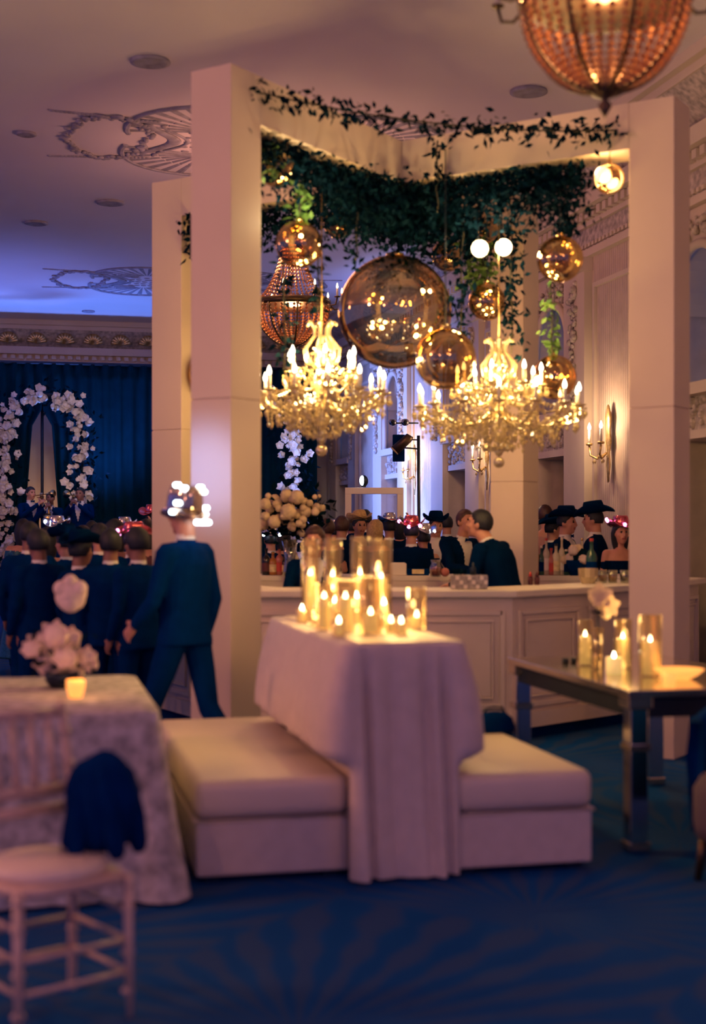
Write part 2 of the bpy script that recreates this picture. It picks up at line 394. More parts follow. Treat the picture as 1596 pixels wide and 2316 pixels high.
for c in BAYS:
    nwin += 1
    a = HB
    mb = MB()      # arched head above each window
    n = 16
    vs = []; fs = []
    zs, zt = 3.55, 4.5
    for dx in (0, .5):
        for k in range(n+1):
            t = PI*k/n; vs.append(room(WX+dx, c+a*.96*math.cos(t), zs+a*1.05*math.sin(t))); vs.append(room(WX+dx, c+(a+.01)*max(-1, min(1, 1.6*math.cos(t))), zt if 0 < k < n else zs))
    for k in range(n): fs.append((2*k, 2*k+1, 2*k+3, 2*k+2))
    o = 2*(n+1)
    for k in range(n): fs.append((2*k, 2*k+2, o+2*k+2, o+2*k))
    mb.add(vs, fs); struct(mb, 'arch_head', m_wall, parent=wall_r)
    mb = MB(); mb.tube([room(WX-.02, c+a*.97*math.cos(PI*k/20), zs+a*1.06*math.sin(PI*k/20)) for k in range(21)], .05, 6)
    for s in (-1, 1): mb.tube([room(WX-.02, c+s*a*.97, 2.85), room(WX-.02, c+s*a*.97, zs)], .05, 6)
    struct(mb, 'arch_moulding', m_wall, smooth=True, parent=wall_r)
    mb = MB()      # scrolled plaster in the spandrels
    for k in range(90):
        t = random.uniform(.1, PI-.1); rr = random.uniform(1.12, 1.42)
        mb.ell(room(WX-.03, c+a*rr*math.cos(t), zs+.08+a*rr*math.sin(t)*.98), random.uniform(.018, .045), 6, 4)
    struct(mb, 'spandrel_ornament', m_orn, smooth=True, parent=wall_r)
    mb = MB(); rbox(mb, WX-.02, WX+.5, c-a, c+a, 2.34, 2.42); rbox(mb, WX-.12, WX+.5, c-a-.05, c+a+.05, 2.74, 2.85)
    struct(mb, 'lintel', m_wall, parent=wall_r)
    mb = MB(); rbox(mb, WX+.02, WX+.5, c-a, c+a, 2.42, 2.74)
    for k in range(40): mb.ell(room(WX+.01, c+random.uniform(-.5, .5), random.uniform(2.46, 2.70)), random.uniform(.02, .05), 6, 4)
    struct(mb, 'lintel_panel', m_orn, parent=wall_r)
    mb = MB(); rbox(mb, WX+.40, WX+.43, c-a, c+a, 2.85, 4.18)
    w = struct(mb, 'window_%d' % nwin, m_glassblue)
    mb = MB()
    for yy in (c-.3, c+.3, c): rbox(mb, WX+.36, WX+.40, yy-.018, yy+.018, 2.85, 4.15)
    for zz in (3.15, 3.6): rbox(mb, WX+.36, WX+.40, c-a, c+a, zz-.016, zz+.016)
    mb.build('muntin', m_darkmetal, w, False)
    # door below the window
    mb = MB(); rbox(mb, WX+.34, WX+.42, c-a, c+a, 0, 2.34) if c != 15.9 else rbox(mb, WX+.34, WX+.42, c-.05, c+a, 0, 2.34)
    d = struct(mb, 'door_%d' % nwin, m_doorw)
    for (y0, y1, z0, z1) in ((c-.46, c-.06, .2, .9), (c+.06, c+.46, .2, .9), (c-.46, c-.06, 1.0, 2.2), (c+.06, c+.46, 1.0, 2.2)):
        if c == 15.9 and y0 < c: continue
        mb = MB(); rbox(mb, WX+.325, WX+.345, y0, y1, z0, z1); rbox(mb, WX+.315, WX+.33, y0+.06, y1-.06, z0+.06, z1-.06); mb.build('door_panel', m_doorw, d, False)
    mb = MB(); mb.ell(room(WX+.30, c+.03, 1.02), .03, 10, 6); mb.build('door_knob', m_gold, d)
    if c == 19.7:
        mb = MB()
        for k in range(120): mb.tube([room(WX+.30, c+random.uniform(-.4, .4), random.uniform(1.55, 2.1)) for _ in range(2)], .012, 4)
        o = mb.build('door_grille', m_silver, d); o['kind'] = 'stuff'
# dark room seen through the open leaf, and its lit sign
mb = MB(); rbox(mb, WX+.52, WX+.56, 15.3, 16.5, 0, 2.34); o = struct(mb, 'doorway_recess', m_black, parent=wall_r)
mb = MB(); rbox(mb, WX+.50, WX+.52, 15.52, 15.62, 1.92, 2.10); sgn = mb.build('door_sign', m_paper)
tag(sgn, 'small pale sign inside the open doorway behind the bar', 'sign')
mb = MB(); rbox(mb, WX+.495, WX+.50, 15.54, 15.60, 2.04, 2.07); rbox(mb, WX+.495, WX+.50, 15.54, 15.60, 1.98, 2.01); mb.build('print', m_black, sgn, False)
def cornice(along_x, pos, lo, hi, parent, sgn=-1):
    """entablature: stepped mouldings; sgn is the side towards the room"""
    def seg(name, z0, z1, p0, mat, p1=None):
        mb = MB(); p1 = p0 if p1 is None else p1
        pr = [(pos+.3*(-sgn), z0), (pos+sgn*p0, z0), (pos+sgn*p1, z1), (pos+.3*(-sgn), z1)]
        vs = []
        for t in (lo, hi):
            for (a, z) in pr: vs.append(room(a, t, z) if along_x else room(t, a, z))
        mb.add(vs, [(0, 1, 2, 3), (7, 6, 5, 4), (0, 4, 5, 1), (1, 5, 6, 2), (2, 6, 7, 3), (3, 7, 4, 0)]); struct(mb, name, mat, parent=parent)
    seg('architrave', 4.5, 4.58, .08, m_wall); seg('frieze', 4.58, 4.82, .05, m_orn); seg('bed_mould', 4.82, 4.86, .10, m_wall)
    seg('corona', 4.96, 5.10, .26, m_wall, .30); seg('cove', 5.10, 5.42, .16, m_orn, .50); seg('crown', 5.42, 5.50, .52, m_wall); seg('crown_fillet', 5.50, 5.60, .60, m_wall)
    seg('dentil_bed', 4.86, 4.96, .10, m_wall)
    for (z0, z1, p, step, wd) in ((4.87, 4.955, .18, .16, .09), (4.60, 4.64, .085, .10, .05)):
        mb = MB(); t = lo
        while t < hi:
            c = pos+sgn*p/2
            mb.box((c, t, (z0+z1)/2) if along_x else (t, c, (z0+z1)/2), (p, wd, z1-z0) if along_x else (wd, p, z1-z0), M=ROOM); t += step
        o = mb.build('dentil_band', m_wall, parent, False); o['kind'] = 'stuff'
cornice(True, WX, 9.0, 29.0, wall_r)
shell_me = None
mb = MB()
for k in range(9):
    a = PI*(k+.5)/9; mb.tube([(0, 0, 0), (.11*math.cos(a), -.03, .11*math.sin(a)+.01)], [.008, .024], 5)
shell_me = mb.mesh('shell', m_gilt)
# ---- far wall behind the stage
mb = MB(); mb.box((-3, 29.3, HC/2), (20, .2, HC), M=ROOM); wall_f = struct(mb, 'wall_far', m_wall)
cornice(False, 29.2, -9, 6.2, wall_f)
for k in range(26):
    o = put('shell', shell_me, wall_f, room(-4.3+k*.55, 28.78, 5.16)); o.rotation_euler = (0, 0, TH); o.scale = (1.7, 1.3, 1.7)
mb = MB(); mb.box((WX-.07, 16, .09), (.03, 30, .18), M=ROOM); struct(mb, 'baseboard_right', m_wall)

# ---- stage and black drape
mb = MB(); rbox(mb, -9, 3.6, 25.0, 28.6, 0, .5); st = struct(mb, 'stage_platform', m_black); tag(st, 'low black stage platform in front of the drape', 'stage', kind='thing')
mb = MB(); rbox(mb, -9, 3.6, 24.97, 25.0, .44, .5); mb.build('stage_edge', m_darkmetal, st, False)
XG = .20           # tied-back opening
def drape(name, x0, x1, label):
    n = int((x1-x0)/.045); m = 14; vs = []; fs = []
    for i in range(n+1):
        x = x0+(x1-x0)*i/n
        for j in range(m+1):
            z = .5+4.1*j/m; dd = x-XG
            gap = max(0, min(1, (3.75-z)/.25))*(.16+.16*max(0, min(1, (3.75-z)/2.2)))
            xx = x+(1 if x1 > XG+.5 else -1)*gap*math.exp(-abs(dd)/.35)
            vs.append(room(xx, 27.5+.05*math.sin(x*26)+.02*math.sin(x*61+z), z))
    for i in range(n):
        for j in range(m): fs.append((i*(m+1)+j, (i+1)*(m+1)+j, (i+1)*(m+1)+j+1, i*(m+1)+j+1))
    mb = MB(); mb.add(vs, fs); o = mb.build(name, m_drape); s = o.modifiers.new('thick', 'SOLIDIFY'); s.thickness = .01
    return tag(o, label, 'curtain', 'black stage drapes')
drape('stage_drape', -7.5, XG, 'black pleated drape beside the flower arch, outer half')
drape('stage_drape', XG, 5.5, 'wide black pleated drape behind the dance crowd')
mb = MB(); mb.tube([room(-7.6, 27.5, 4.62), room(5.55, 27.5, 4.62)], .03, 8)
for x in (-7.5, XG, 5.5): mb.tube([room(x, 27.58, 0), room(x, 27.58, 4.62)], .03, 8)
tag(mb.build('drape_rail', m_darkmetal), 'dark pipe rail holding the black stage drapes', 'rail')

# ================================================================ CANOPY OVER THE BAR
u = Vector((math.cos(TH+PI/4), math.sin(TH+PI/4), 0)); v = Vector((-u.y, u.x, 0))
K = Vector((.354, 10.3, 0)); CW = .31; ZB, ZT = 4.02, 4.325
def cpt(a, b, z=0): p = K+u*a+v*b; return Vector((p.x, p.y, z))
canopy = thing('bar_canopy', 'tall white canopy of four square columns and crossed beams over the bar', 'canopy', cpt(.155, .155))
def cbox(mb, a0, a1, b0, b1, z0, z1):
    c = cpt((a0+a1)/2, (b0+b1)/2, (z0+z1)/2); mb.box(c, (a1-a0, b1-b0, z1-z0), rz=TH+PI/4)
for (a, b, seam) in ((-2.05, 0, 2.30), (0, -2.05, 2.30), (0, 2.05, 2.30), (2.05, 0, 1.90)):
    mb = MB(); cbox(mb, a, a+CW, b, b+CW, 0, seam-.003); colm = mb.build('column', m_canopy, canopy, False, world=True, bevel=.004)
    mb = MB(); cbox(mb, a, a+CW, b, b+CW, seam+.003, ZT); mb.build('column_section', m_canopy, colm, False, world=True, bevel=.004)
    mb = MB(); cbox(mb, a+.008, a+CW-.008, b+.008, b+CW-.008, seam-.01, seam+.01); mb.build('joint', m_canopy, colm, False, world=True)
mb = MB(); cbox(mb, -1.74, 2.05, 0, CW, ZB, ZT); mb.build('beam', m_canopy, canopy, False, world=True, bevel=.004)
mb = MB(); cbox(mb, 0, CW, -1.74, -.001, ZB, ZT); mb.build('beam', m_canopy, canopy, False, world=True, bevel=.004)
mb = MB(); cbox(mb, 0, CW, CW+.001, 2.05, ZB, ZT); mb.build('beam', m_canopy, canopy, False, world=True, bevel=.004)

# ================================================================ THE BAR
BH = 1.07
FP = [(-1.97, 11.95), (-.80, 9.95), (1.12, 9.95), (2.30, 11.05), (3.0, 12.3), (2.5, 13.3), (-1.45, 13.3)]   # outer plan, clockwise from the crowd side
bar = thing('bar_counter', 'cream panelled ring bar with thick top under the canopy', 'bar', (.35, 10.0, 0))
def inset(poly, d):
    out = []; n = len(poly)
    for i in range(n):
        p0, p1, p2 = Vector(poly[i-1]), Vector(poly[i]), Vector(poly[(i+1) % n])
        e1 = (p1-p0).normalized(); e2 = (p2-p1).normalized(); n1 = Vector((-e1.y, e1.x)); n2 = Vector((-e2.y, e2.x))
        b = (n1+n2).normalized(); k = d/max(.2, b.dot(n1)); out.append(tuple(p1+b*k))
    return out
def ring(mb, o, i, z0, z1):
    n = len(o)
    for k in range(n):
        a, b = o[k], o[(k+1) % n]; c, d = i[(k+1) % n], i[k]
        mb.add([(a[0], a[1], z0), (b[0], b[1], z0), (c[0], c[1], z0), (d[0], d[1], z0), (a[0], a[1], z1), (b[0], b[1], z1), (c[0], c[1], z1), (d[0], d[1], z1)],
               [(0, 3, 2, 1), (4, 5, 6, 7), (0, 1, 5, 4), (2, 3, 7, 6)])
mb = MB(); ring(mb, inset(FP, -.0), inset(FP, .06), .09, BH-.05); mb.build('front', m_barpaint, bar, False, world=True)
mb = MB(); ring(mb, inset(FP, .05), inset(FP, .09), 0, .09); mb.build('plinth', m_navy, bar, False, world=True)
mb = MB(); ring(mb, inset(FP, -.06), inset(FP, .48), BH-.05, BH); mb.build('top', m_white, bar, False, world=True, bevel=.008)
mb = MB(); ring(mb, inset(FP, -.025), inset(FP, .0), .09, .2); mb.build('skirting', m_barpaint, bar, False, world=True)
mb = MB(); ring(mb, inset(FP, .46), inset(FP, .48), .1, BH-.05); mb.build('inner_face', m_barpaint, bar, False, world=True)
for k in range(len(FP)):
    a, b = Vector(FP[k]).to_3d(), Vector(FP[(k+1) % len(FP)]).to_3d(); e = b-a; L = e.length; e.normalize(); nn = Vector((e.y, -e.x, 0)); ang = math.atan2(e.y, e.x)
    q = max(1, round(L/.85))
    for i in range(q):
        w = L/q-.14; c = a+e*(L*(i+.5)/q)
        mb = MB()
        mb.box(c+nn*.004+Vector((0, 0, .58)), (w-.16, .008, .52), ang)
        for (dx, dz, sx, sz) in ((0, .33, w, .035), (0, -.33, w, .035), (-w/2, 0, .035, .695), (w/2, 0, .035, .695), (0, .27, w-.14, .015), (0, -.27, w-.14, .015), (-w/2+.07, 0, .015, .555), (w/2-.07, 0, .015, .555)):
            mb.box(c+e*dx+nn*.011+Vector((0, 0, .58+dz)), (sx, .022, sz), ang)
        mb.build('panel_moulding', m_barpaint, bar, False, world=True, bevel=.004)

# ================================================================ TABLES AND BENCHES
d_ = Vector((-ST, CT, 0)); a_ = Vector((CT, ST, 0))
def cloth_mesh(w, l, h, flare, amp, folds, name, mat, rc=.05, drop=None, lv=18, seed=1, tuck=False):
    """a cloth over a w x l table: flat top, rounded lip, hanging folds"""
    rnd = random.Random(seed); drop = drop or h-.012; per = []
    x, y = w/2-rc, l/2-rc
    for (cx, cy, a0) in ((x, y, 0), (-x, y, 90), (-x, -y, 180), (x, -y, 270)):
        for k in range(9): a = R(a0+90*k/8); per.append((cx+rc*math.cos(a), cy+rc*math.sin(a), math.cos(a), math.sin(a)))
    pts = []
    for i, p in enumerate(per):
        q = per[(i+1) % len(per)]; L = math.hypot(q[0]-p[0], q[1]-p[1]); m = max(1, int(L/(.012 if tuck else .03)))
        for k in range(m):
            t = k/m; nx, ny = p[2]*(1-t)+q[2]*t, p[3]*(1-t)+q[3]*t; g = math.hypot(nx, ny)
            pts.append((p[0]*(1-t)+q[0]*t, p[1]*(1-t)+q[1]*t, nx/g, ny/g))
    n = len(pts); ph = [rnd.uniform(0, 6.28) for _ in range(4)]; vs = []; fs = []
    s = 0; arc = []
    for i, p in enumerate(pts):
        arc.append(s); q = pts[(i+1) % n]; s += math.hypot(q[0]-p[0], q[1]-p[1])
    for j in range(lv+1):
        t = j/lv
        for i, (px, py, nx, ny) in enumerate(pts):
            sa = arc[i]/s*2*PI; corner = min(1, abs(nx*ny)*2.2)
            f = amp*(t**1.2)*(math.sin(folds*sa+ph[0])*.6+.5*math.sin((folds*1.7)*sa+ph[1])+.3*math.sin(folds*.47*sa+ph[2]))
            out = .012*min(1, t*12)+flare*t*(1+1.3*corner)+f
            if tuck:
                zz = h-drop*t; side = abs(nx); b = max(0, min(1, (.535-zz)/.07)); b = b*b*(3-2*b)
                bulge = .075*math.sin(min(1, (h-zz)/.42)*PI/2)*side
                out = (out+bulge)*(1-b*side)+b*side*(-.075)+(-min(1, t*4)*sum(dp*math.exp(-((px-x0-.03*t)/wd)**2) for x0, dp, wd in ((-.175, .075, .016), (-.06, .03, .03), (.09, .055, .026), (.165, .06, .02)))*(1-side/.6)+t*.03*(1-side/.6) if side < .6 else 0)
            z = h+.004-drop*t
            if j == 0: out = 0; z = h+.012
            elif j == 1: z = h-.004; out = .010
            vs.append((px+nx*out, py+ny*out, max(z, .006+.01*math.sin(7*sa)**2)))
    for j in range(lv):
        for i in range(n): fs.append((j*n+i, (j+1)*n+i, (j+1)*n+(i+1) % n, j*n+(i+1) % n))
    fs.append(tuple(range(n)))
    mb = MB(); mb.add(vs, fs); me = mb.mesh(name, mat); return me
def table_frame(name, label, c, w, l, h, rz=TH):
    t = thing(name, label, 'table', c, rz)
    mb = MB(); mb.box((0, 0, h-.02), (w, l, .036)); mb.build('tabletop', m_white, t, False)
    for sx in (-1, 1):
        for sy in (-1, 1):
            mb = MB(); mb.tube([(sx*(w/2-.06), sy*(l/2-.06), 0), (sx*(w/2-.06), sy*(l/2-.06), h-.04)], .02, 8); mb.build('leg', m_darkmetal, t)
    return t
# high table in the middle, under a floor-length cloth
A = Vector((-.036, 6.03, 0)); TW, TL, THH = .53, 1.86, 1.005
tc = A+a_*TW/2+d_*TL/2
table_frame('communal_table', 'high narrow table hidden under the floor-length cloth with candles', tc, TW, TL, THH)
o = put('tablecloth', cloth_mesh(TW+.012, TL+.012, THH, .012, .030, 17, 'tablecloth', m_linen, .05, seed=4, lv=30, tuck=True), None, tc, TH)
tag(o, 'cream floor-length cloth over the high table with the candle cluster', 'tablecloth')
mb = MB(); mb.box((0, 0, THH+.0155), (TW-.13, TL+.004, .004)); o = mb.build('table_runner', m_leather, None, False, loc=tc, rz=TH)
tag(o, 'smooth pale runner lying along the high table under the candles', 'table runner')

def bench(c, w, l, h, label):
    t = thing('bench', label, 'bench', c, TH, 'upholstered benches at the high table')
    mb = MB(); mb.box((0, 0, h-.085), (w, l, .17)); mb.build('seat_cushion', m_leather, t, True, bevel=.05, seg=4)
    mb = MB(); mb.box((0, 0, (h-.175)/2+.015), (w-.015, l-.015, h-.205)); mb.build('skirt', m_linen, t, False, bevel=.012)
    mb = MB()
    x, y, z = w/2-.004, l/2-.004, h-.175
    mb.tube([(x, y, z), (-x, y, z), (-x, -y, z), (x, -y, z), (x, y, z)], .008, 6); mb.build('piping', m_leather, t)
    for sx in (-1, 1):
        for sy in (-1, 1):
            mb = MB(); mb.box((sx*(w/2-.08), sy*(l/2-.08), .015), (.06, .06, .03)); mb.build('foot', m_darkmetal, t, False)
    return t
fl = Vector((-.67, 5.98, 0)); bw = .68
bench(fl+a_*bw/2+d_*1.0, bw, 2.0, .44, 'long cream upholstered bench between the lace-covered table and the high table')
fr = Vector((.437, 6.13, 0)); bench(fr+a_*.325+d_*.80, .65, 1.6, .44, 'cream upholstered bench between the high table and the mirrored table')

# small black evening bag lying on that bench
pb = at(1112, 1672, 7.35)
t = thing('evening_bag', 'small black evening bag lying on the far end of the bench', 'bag', (pb.x+.02, 7.42, .4405), R(20))
mb = MB(); mb.lathe([(.0, 0), (.11, 0), (.12, .02), (.105, .07), (.06, .105), (.0, .11)], 16, sy=.45); mb.build('pouch', m_black, t)
mb = MB(); mb.tube([(-.06, 0, .10), (-.045, 0, .125), (0, 0, .132), (.045, 0, .125), (.06, 0, .10)], .006, 6); mb.build('clasp', m_darkmetal, t)

# ---------------------------------------------------------------- candles
def flame_mb(r=.008, h=.03): return MB().lathe([(0, 0), (r*.8, h*.12), (r, h*.3), (r*.55, h*.65), (.0004, h)], 8)
fl_me = flame_mb(.009, .034).mesh('flame', m_flame)
wick_me = MB().tube([(0, 0, 0), (0, 0, .008)], .0015, 4).mesh('wick', m_black)
def candle(p, r, h, label, group, lit=True):
    prof = [(0, 0), (r, 0), (r, h-.006), (r*.92, h), (r*.6, h-.008), (0, h-.012)]
    t = MB().lathe(prof, 16).build('pillar_candle', m_wax, None, True, loc=p)
    tag(t, label, 'candle', group)
    if lit: put('wick', wick_me, t, (0, 0, h-.012)); put('flame', fl_me, t, (0, 0, h-.004))
    return t
def cylinder(p, r, h, label, group):
    prof = [(0, 0), (r, 0), (r, h), (r-.003, h), (r-.003, .008), (0, .008)]
    o = MB().lathe(prof, 20).build('glass_cylinder', m_clear, None, True, loc=p)
    mb = MB(); mb.tube([(r*math.cos(2*PI*k/20), r*math.sin(2*PI*k/20), h) for k in range(21)], .0022, 5); mb.build('rim', m_clear, o)
    return tag(o, label, 'glass cylinder', group)
TZ = THH+.018
def on_table(px, py): Y = F*(E-TZ)/(py-HY); return at(px, py, Y)
GC, GP = 'glass cylinders on the high table', 'pillar candles on the high table'
back = ((701, 1405, .047, .43, .235, 'first from the column'), (752, 1402, .05, .43, .225, 'second from the column'), (814, 1402, .05, .44, .235, 'third from the column'), (862, 1408, .055, .43, .220, 'nearest the bartenders'))
for (px, py, r, h, ch, w) in back:
    p = on_table(px, py); cylinder(p, r, h, 'tall clear glass cylinder in the back row on the high table, '+w, GC)
    candle(p+Vector((0, 0, .009)), r*.62, ch, 'tall lit pillar candle inside the back-row cylinder '+w, GP)
mid = ((733, 1424, .045, .22, .145, 'behind the low votives on the runner'), (781, 1428, .05, .24, .15, 'in the middle of the candle cluster'), (838, 1434, .055, .26, .085, 'with a squat bright candle at the middle front'), (942, 1424, .048, .20, .055, 'standing apart at the bar end of the runner'))
for (px, py, r, h, ch, w) in mid:
    p = on_table(px, py); cylinder(p, r, h, 'clear glass cylinder '+w, GC)
    candle(p+Vector((0, 0, .009)), r*.66, ch, 'lit pillar candle in the cylinder '+w, GP)
vot = ((683, 1409, .06, 'outermost, at the bench-side edge of the runner'), (715, 1417, .03, 'unshaded, between the outermost votive and the tall candles'), (766, 1440, .055, 'at the very front edge of the runner'), (806, 1412, .13, 'slim and tall between the two middle cylinders'), (884, 1432, .045, 'low, just past the squat candle'), (907, 1437, .05, 'low, second past the squat candle'), (868, 1420, .11, 'slim, behind the squat candle'), (757, 1414, .11, 'slim, behind the front votive'))
for (px, py, ch, w) in vot:
    p = on_table(px, py); g = MB().lathe([(0, 0), (.028, 0), (.033, .075), (.031, .075), (.026, .006), (0, .006)], 14).build('votive_glass', m_clear, None, True, loc=p)
    tag(g, 'glass votive cup, '+w, 'votive cup', 'votive cups on the high table')
    candle(p+Vector((0, 0, .007)), .02, ch, 'lit votive candle '+w, 'votive candles on the high table')
ctr = on_table(800, 1415)
light('candle_glow', 'POINT', ctr+Vector((.0, 0, .38)), 36, GOLD, .12)
light('candle_glow', 'POINT', on_table(905, 1428)+Vector((0, 0, .16)), 5, GOLD, .06)

# ---------------------------------------------------------------- mirrored table at the edge
MH = .76
Pn = at(1421, 1562, 6.54); Pl = at(1146, 1488, 8.19)
md = (Pl-Pn); md.z = 0; ML = md.length; md.normalize(); mx = Vector((md.y, -md.x, 0)); MW = .95
mc = Vector((Pn.x, Pn.y, 0))+md*ML/2+mx*MW/2; mrz = math.atan2(mx.y, mx.x)
mt = thing('mirrored_table', 'low mirrored table with square panelled legs beside the bench', 'table', mc, mrz)
mb = MB(); mb.box((0, 0, MH-.018), (MW, ML, .036)); mb.build('tabletop', m_mirror, mt, False, bevel=.005)
mb = MB()
for (cx, cy, sx, sy) in ((-MW/2+.06, 0, .025, ML-.2), (MW/2-.06, 0, .025, ML-.2), (0, -ML/2+.06, MW-.2, .025), (0, ML/2-.06, MW-.2, .025)): mb.box((cx, cy, MH-.085), (sx, sy, .1))
mb.build('apron', m_darkmetal, mt, False)
for sx in (-1, 1):
    for sy in (-1, 1):
        x, y = sx*(MW/2-.065), sy*(ML/2-.065)
        mb = MB(); mb.box((x, y, .335), (.09, .09, .67)); lg = mb.build('leg', m_chrome if sx < 0 and sy < 0 else m_chrome, mt, False, bevel=.006)
        for (z, s) in ((.70, .12), (.49, .108), (.03, .108)):
            mb = MB(); mb.box((x, y, z), (s, s, .06 if z > .6 else .035)); mb.build('collar', m_mirror, lg, False, bevel=.005)
def on_mir(px, py): Y = F*(E-MH)/(py-HY); p = at(px, py, Y); p.z = MH+.0005; return p
GM = 'glass cylinders on the mirrored table'
for (px, py, r, h, ch, w) in ((1323, 1506, .046, .25, .155, 'nearest the bar'), (1408, 1512, .05, .26, .155, 'behind the squat candle'), (1470, 1530, .058, .31, .17, 'tallest, by the near corner')):
    p = on_mir(px, py); cylinder(p, r, h, 'clear glass cylinder on the mirrored table, '+w, GM); candle(p+Vector((0, 0, .009)), r*.7, ch, 'lit pillar candle in the mirrored-table cylinder '+w, 'candles on the mirrored table')
p = on_mir(1388, 1524); candle(p, .042, .085, 'squat glowing pillar candle without a glass on the mirrored table', 'candles on the mirrored table')
p = on_mir(1513, 1572)
def amber_votive(p, label, r=.035):
    o = MB().lathe([(0, 0), (r*.7, 0), (r, .05), (r*.96, .078), (r*.9, .078), (r*.62, .008), (0, .008)], 16).build('votive_holder', m_votive, None, True, loc=p)
    put('flame', fl_me, o, (0, 0, .03)); return tag(o, label, 'votive holder')
amber_votive(on_mir(1513, 1556), 'small amber votive burning near the corner of the mirrored table')
p = on_mir(1535, 1536); o = MB().lathe([(0, 0), (.05, 0), (.09, .02), (.125, .05), (.12, .052), (.08, .026), (0, .012)], 20).build('shallow_dish', m_votive, None, True, loc=p); tag(o, 'shallow amber glass dish behind the small votive', 'dish')
light('candle_glow', 'POINT', on_mir(1420, 1516)+Vector((0, 0, .22)), 3.2, GOLD, .08)
light('candle_glow', 'POINT', on_mir(1500, 1545)+Vector((0, 0, .16)), .8, (1, .4, .12), .05)
p = on_mir(1290, 1500); t = thing('tealight_pair', 'pair of dark tealight cups beside the glass cylinders', 'tealight', p)
for dx in (-.03, .02): MB().lathe([(0, 0), (.018, 0), (.02, .028), (.017, .028), (.015, .006), (0, .006)], 12).build('cup', m_darkmetal, t, loc=(dx, dx*.4, 0))
# orchid in a glass behind the candles
p = on_mir(1352, 1512)
t = thing('orchid_vase', 'tall glass holding one pale drooping orchid on the mirrored table', 'vase', p)
MB().lathe([(0, 0), (.03, 0), (.024, .1), (.034, .22), (.032, .22), (.022, .1), (.026, .008), (0, .008)], 14).build('vase', m_clear, t)
MB().tube([(0, 0, .01), (.004, 0, .2), (-.006, 0, .30), (-.02, 0, .355)], .004, 6).build('stem', m_leafd, t)
def petals(mb, c, n, r, w, tilt, cup=.3, mi=0, ax=None):
    M3 = (ax or Vector((0, 0, 1))).to_track_quat('Z', 'Y').to_matrix()
    for k in range(n):
        a = 2*PI*k/n+.3; vs = []
        for i in range(5):
            t = i/4; rad = r*t; z = cup*r*(t*t)*math.sin(tilt)+rad*math.cos(tilt)*.0
            ww = w*math.sin(PI*min(.97, .12+t*.86))
            for s in (-1, 0, 1):
                q = Vector((rad*math.cos(a)-s*ww*math.sin(a), rad*math.sin(a)+s*ww*math.cos(a), z+.25*abs(s)*ww)); vs.append(Vector(c)+M3 @ q)
        fs = []
        for i in range(4):
            for s in (0, 1): fs.append((i*3+s, i*3+s+1, (i+1)*3+s+1, (i+1)*3+s))
        mb.add(vs, fs, mi)
mb = MB()
for k in range(4): mb.ell((-.02+.02*k, -.01, .385-.018*k*k*.55), (.032, .026, .034), 10, 7, lump=.25, seed=k)
petals(mb, (0, -.03, .385), 5, .075, .035, 1.0, .4, ax=Vector((.2, -1, .3)))
petals(mb, (.055, -.025, .335), 5, .06, .028, 1.0, .4, ax=Vector((.5, -1, .0)))
mb.build('orchid_bloom', m_bloom, t)
mb = MB()
for k in range(4): mb.leaf(Vector((0, 0, .29)), Vector((math.cos(k*1.6), math.sin(k*1.6), .3)), .03, .06)
mb.build('leaf', m_leafd, t)

# dark round-backed chair at the frame edge beyond the mirrored table
pc = Vector((1.74, 6.0, 0))
t = thing('tub_chair', 'dark round-backed tub chair beside the mirrored table', 'chair', pc, R(-60))
mb = MB(); n = 24
for (r0, r1, zf) in ((.33, .27, .86),):
    vs = []; fs = []
    for k in range(n+1):
        a = R(-20)+R(220)*k/n; hgt = .66+.2*math.sin(R(220)*k/n*PI/R(220))
        for (r, z) in ((r0, .18), (r0+.03, .5), (r0+.01, hgt), (r1, hgt), (r1, .42), (r1, .18)): vs.append((r*math.cos(a), r*math.sin(a), z))
    for k in range(n):
        for j in range(6): fs.append((k*6+j, k*6+(j+1) % 6, (k+1)*6+(j+1) % 6, (k+1)*6+j))
    fs += [tuple(range(6)), tuple(range(n*6, n*6+6))[::-1]]; mb.add(vs, fs)
mb.build('backrest', m_navy, t)
MB().lathe([(0, .2), (.28, .2), (.29, .26), (.29, .40), (.26, .45), (0, .46)], 24).build('seat', m_mauve, t)
for k in range(4): a = PI/4+k*PI/2; MB().tube([(.24*math.cos(a), .24*math.sin(a), .2), (.27*math.cos(a), .27*math.sin(a), 0)], [.025, .016], 8).build('leg', m_bronze, t)

# ---------------------------------------------------------------- lace-covered table in the near corner
LW, LL, LH = 1.5, 1.38, .76
lc = Vector((-.80, 5.78, 0))-a_*LW/2+d_*LL/2
table_frame('dining_table', 'dining table hidden under the patterned cloth near the corner', lc, LW, LL, LH)
o = put('tablecloth', cloth_mesh(LW+.012, LL+.012, LH, .07, .02, 22, 'tablecloth', m_lace, .10, seed=9), None, lc, TH)
tag(o, 'patterned greyish cloth over the near corner table with white flowers', 'tablecloth')
def on_lace(px, py): Y = F*(E-LH)/(py-HY); p = at(px, py, Y); p.z = LH+.0135; return p
amber_votive(on_lace(171, 1585), 'amber glass votive burning beside the white centrepiece', .042)
light('candle_glow', 'POINT', on_lace(171, 1585)+Vector((0.02, -.02, .12)), .9, (1, .45, .15), .04)
p = on_lace(140, 1562)
t = thing('flower_centrepiece', 'low centrepiece of fat white blooms in a bowl on the patterned cloth', 'flowers', p)
MB().lathe([(0, 0), (.05, 0), (.075, .03), (.08, .07), (.07, .075), (0, .06)], 18).build('bowl', m_darkmetal, t)
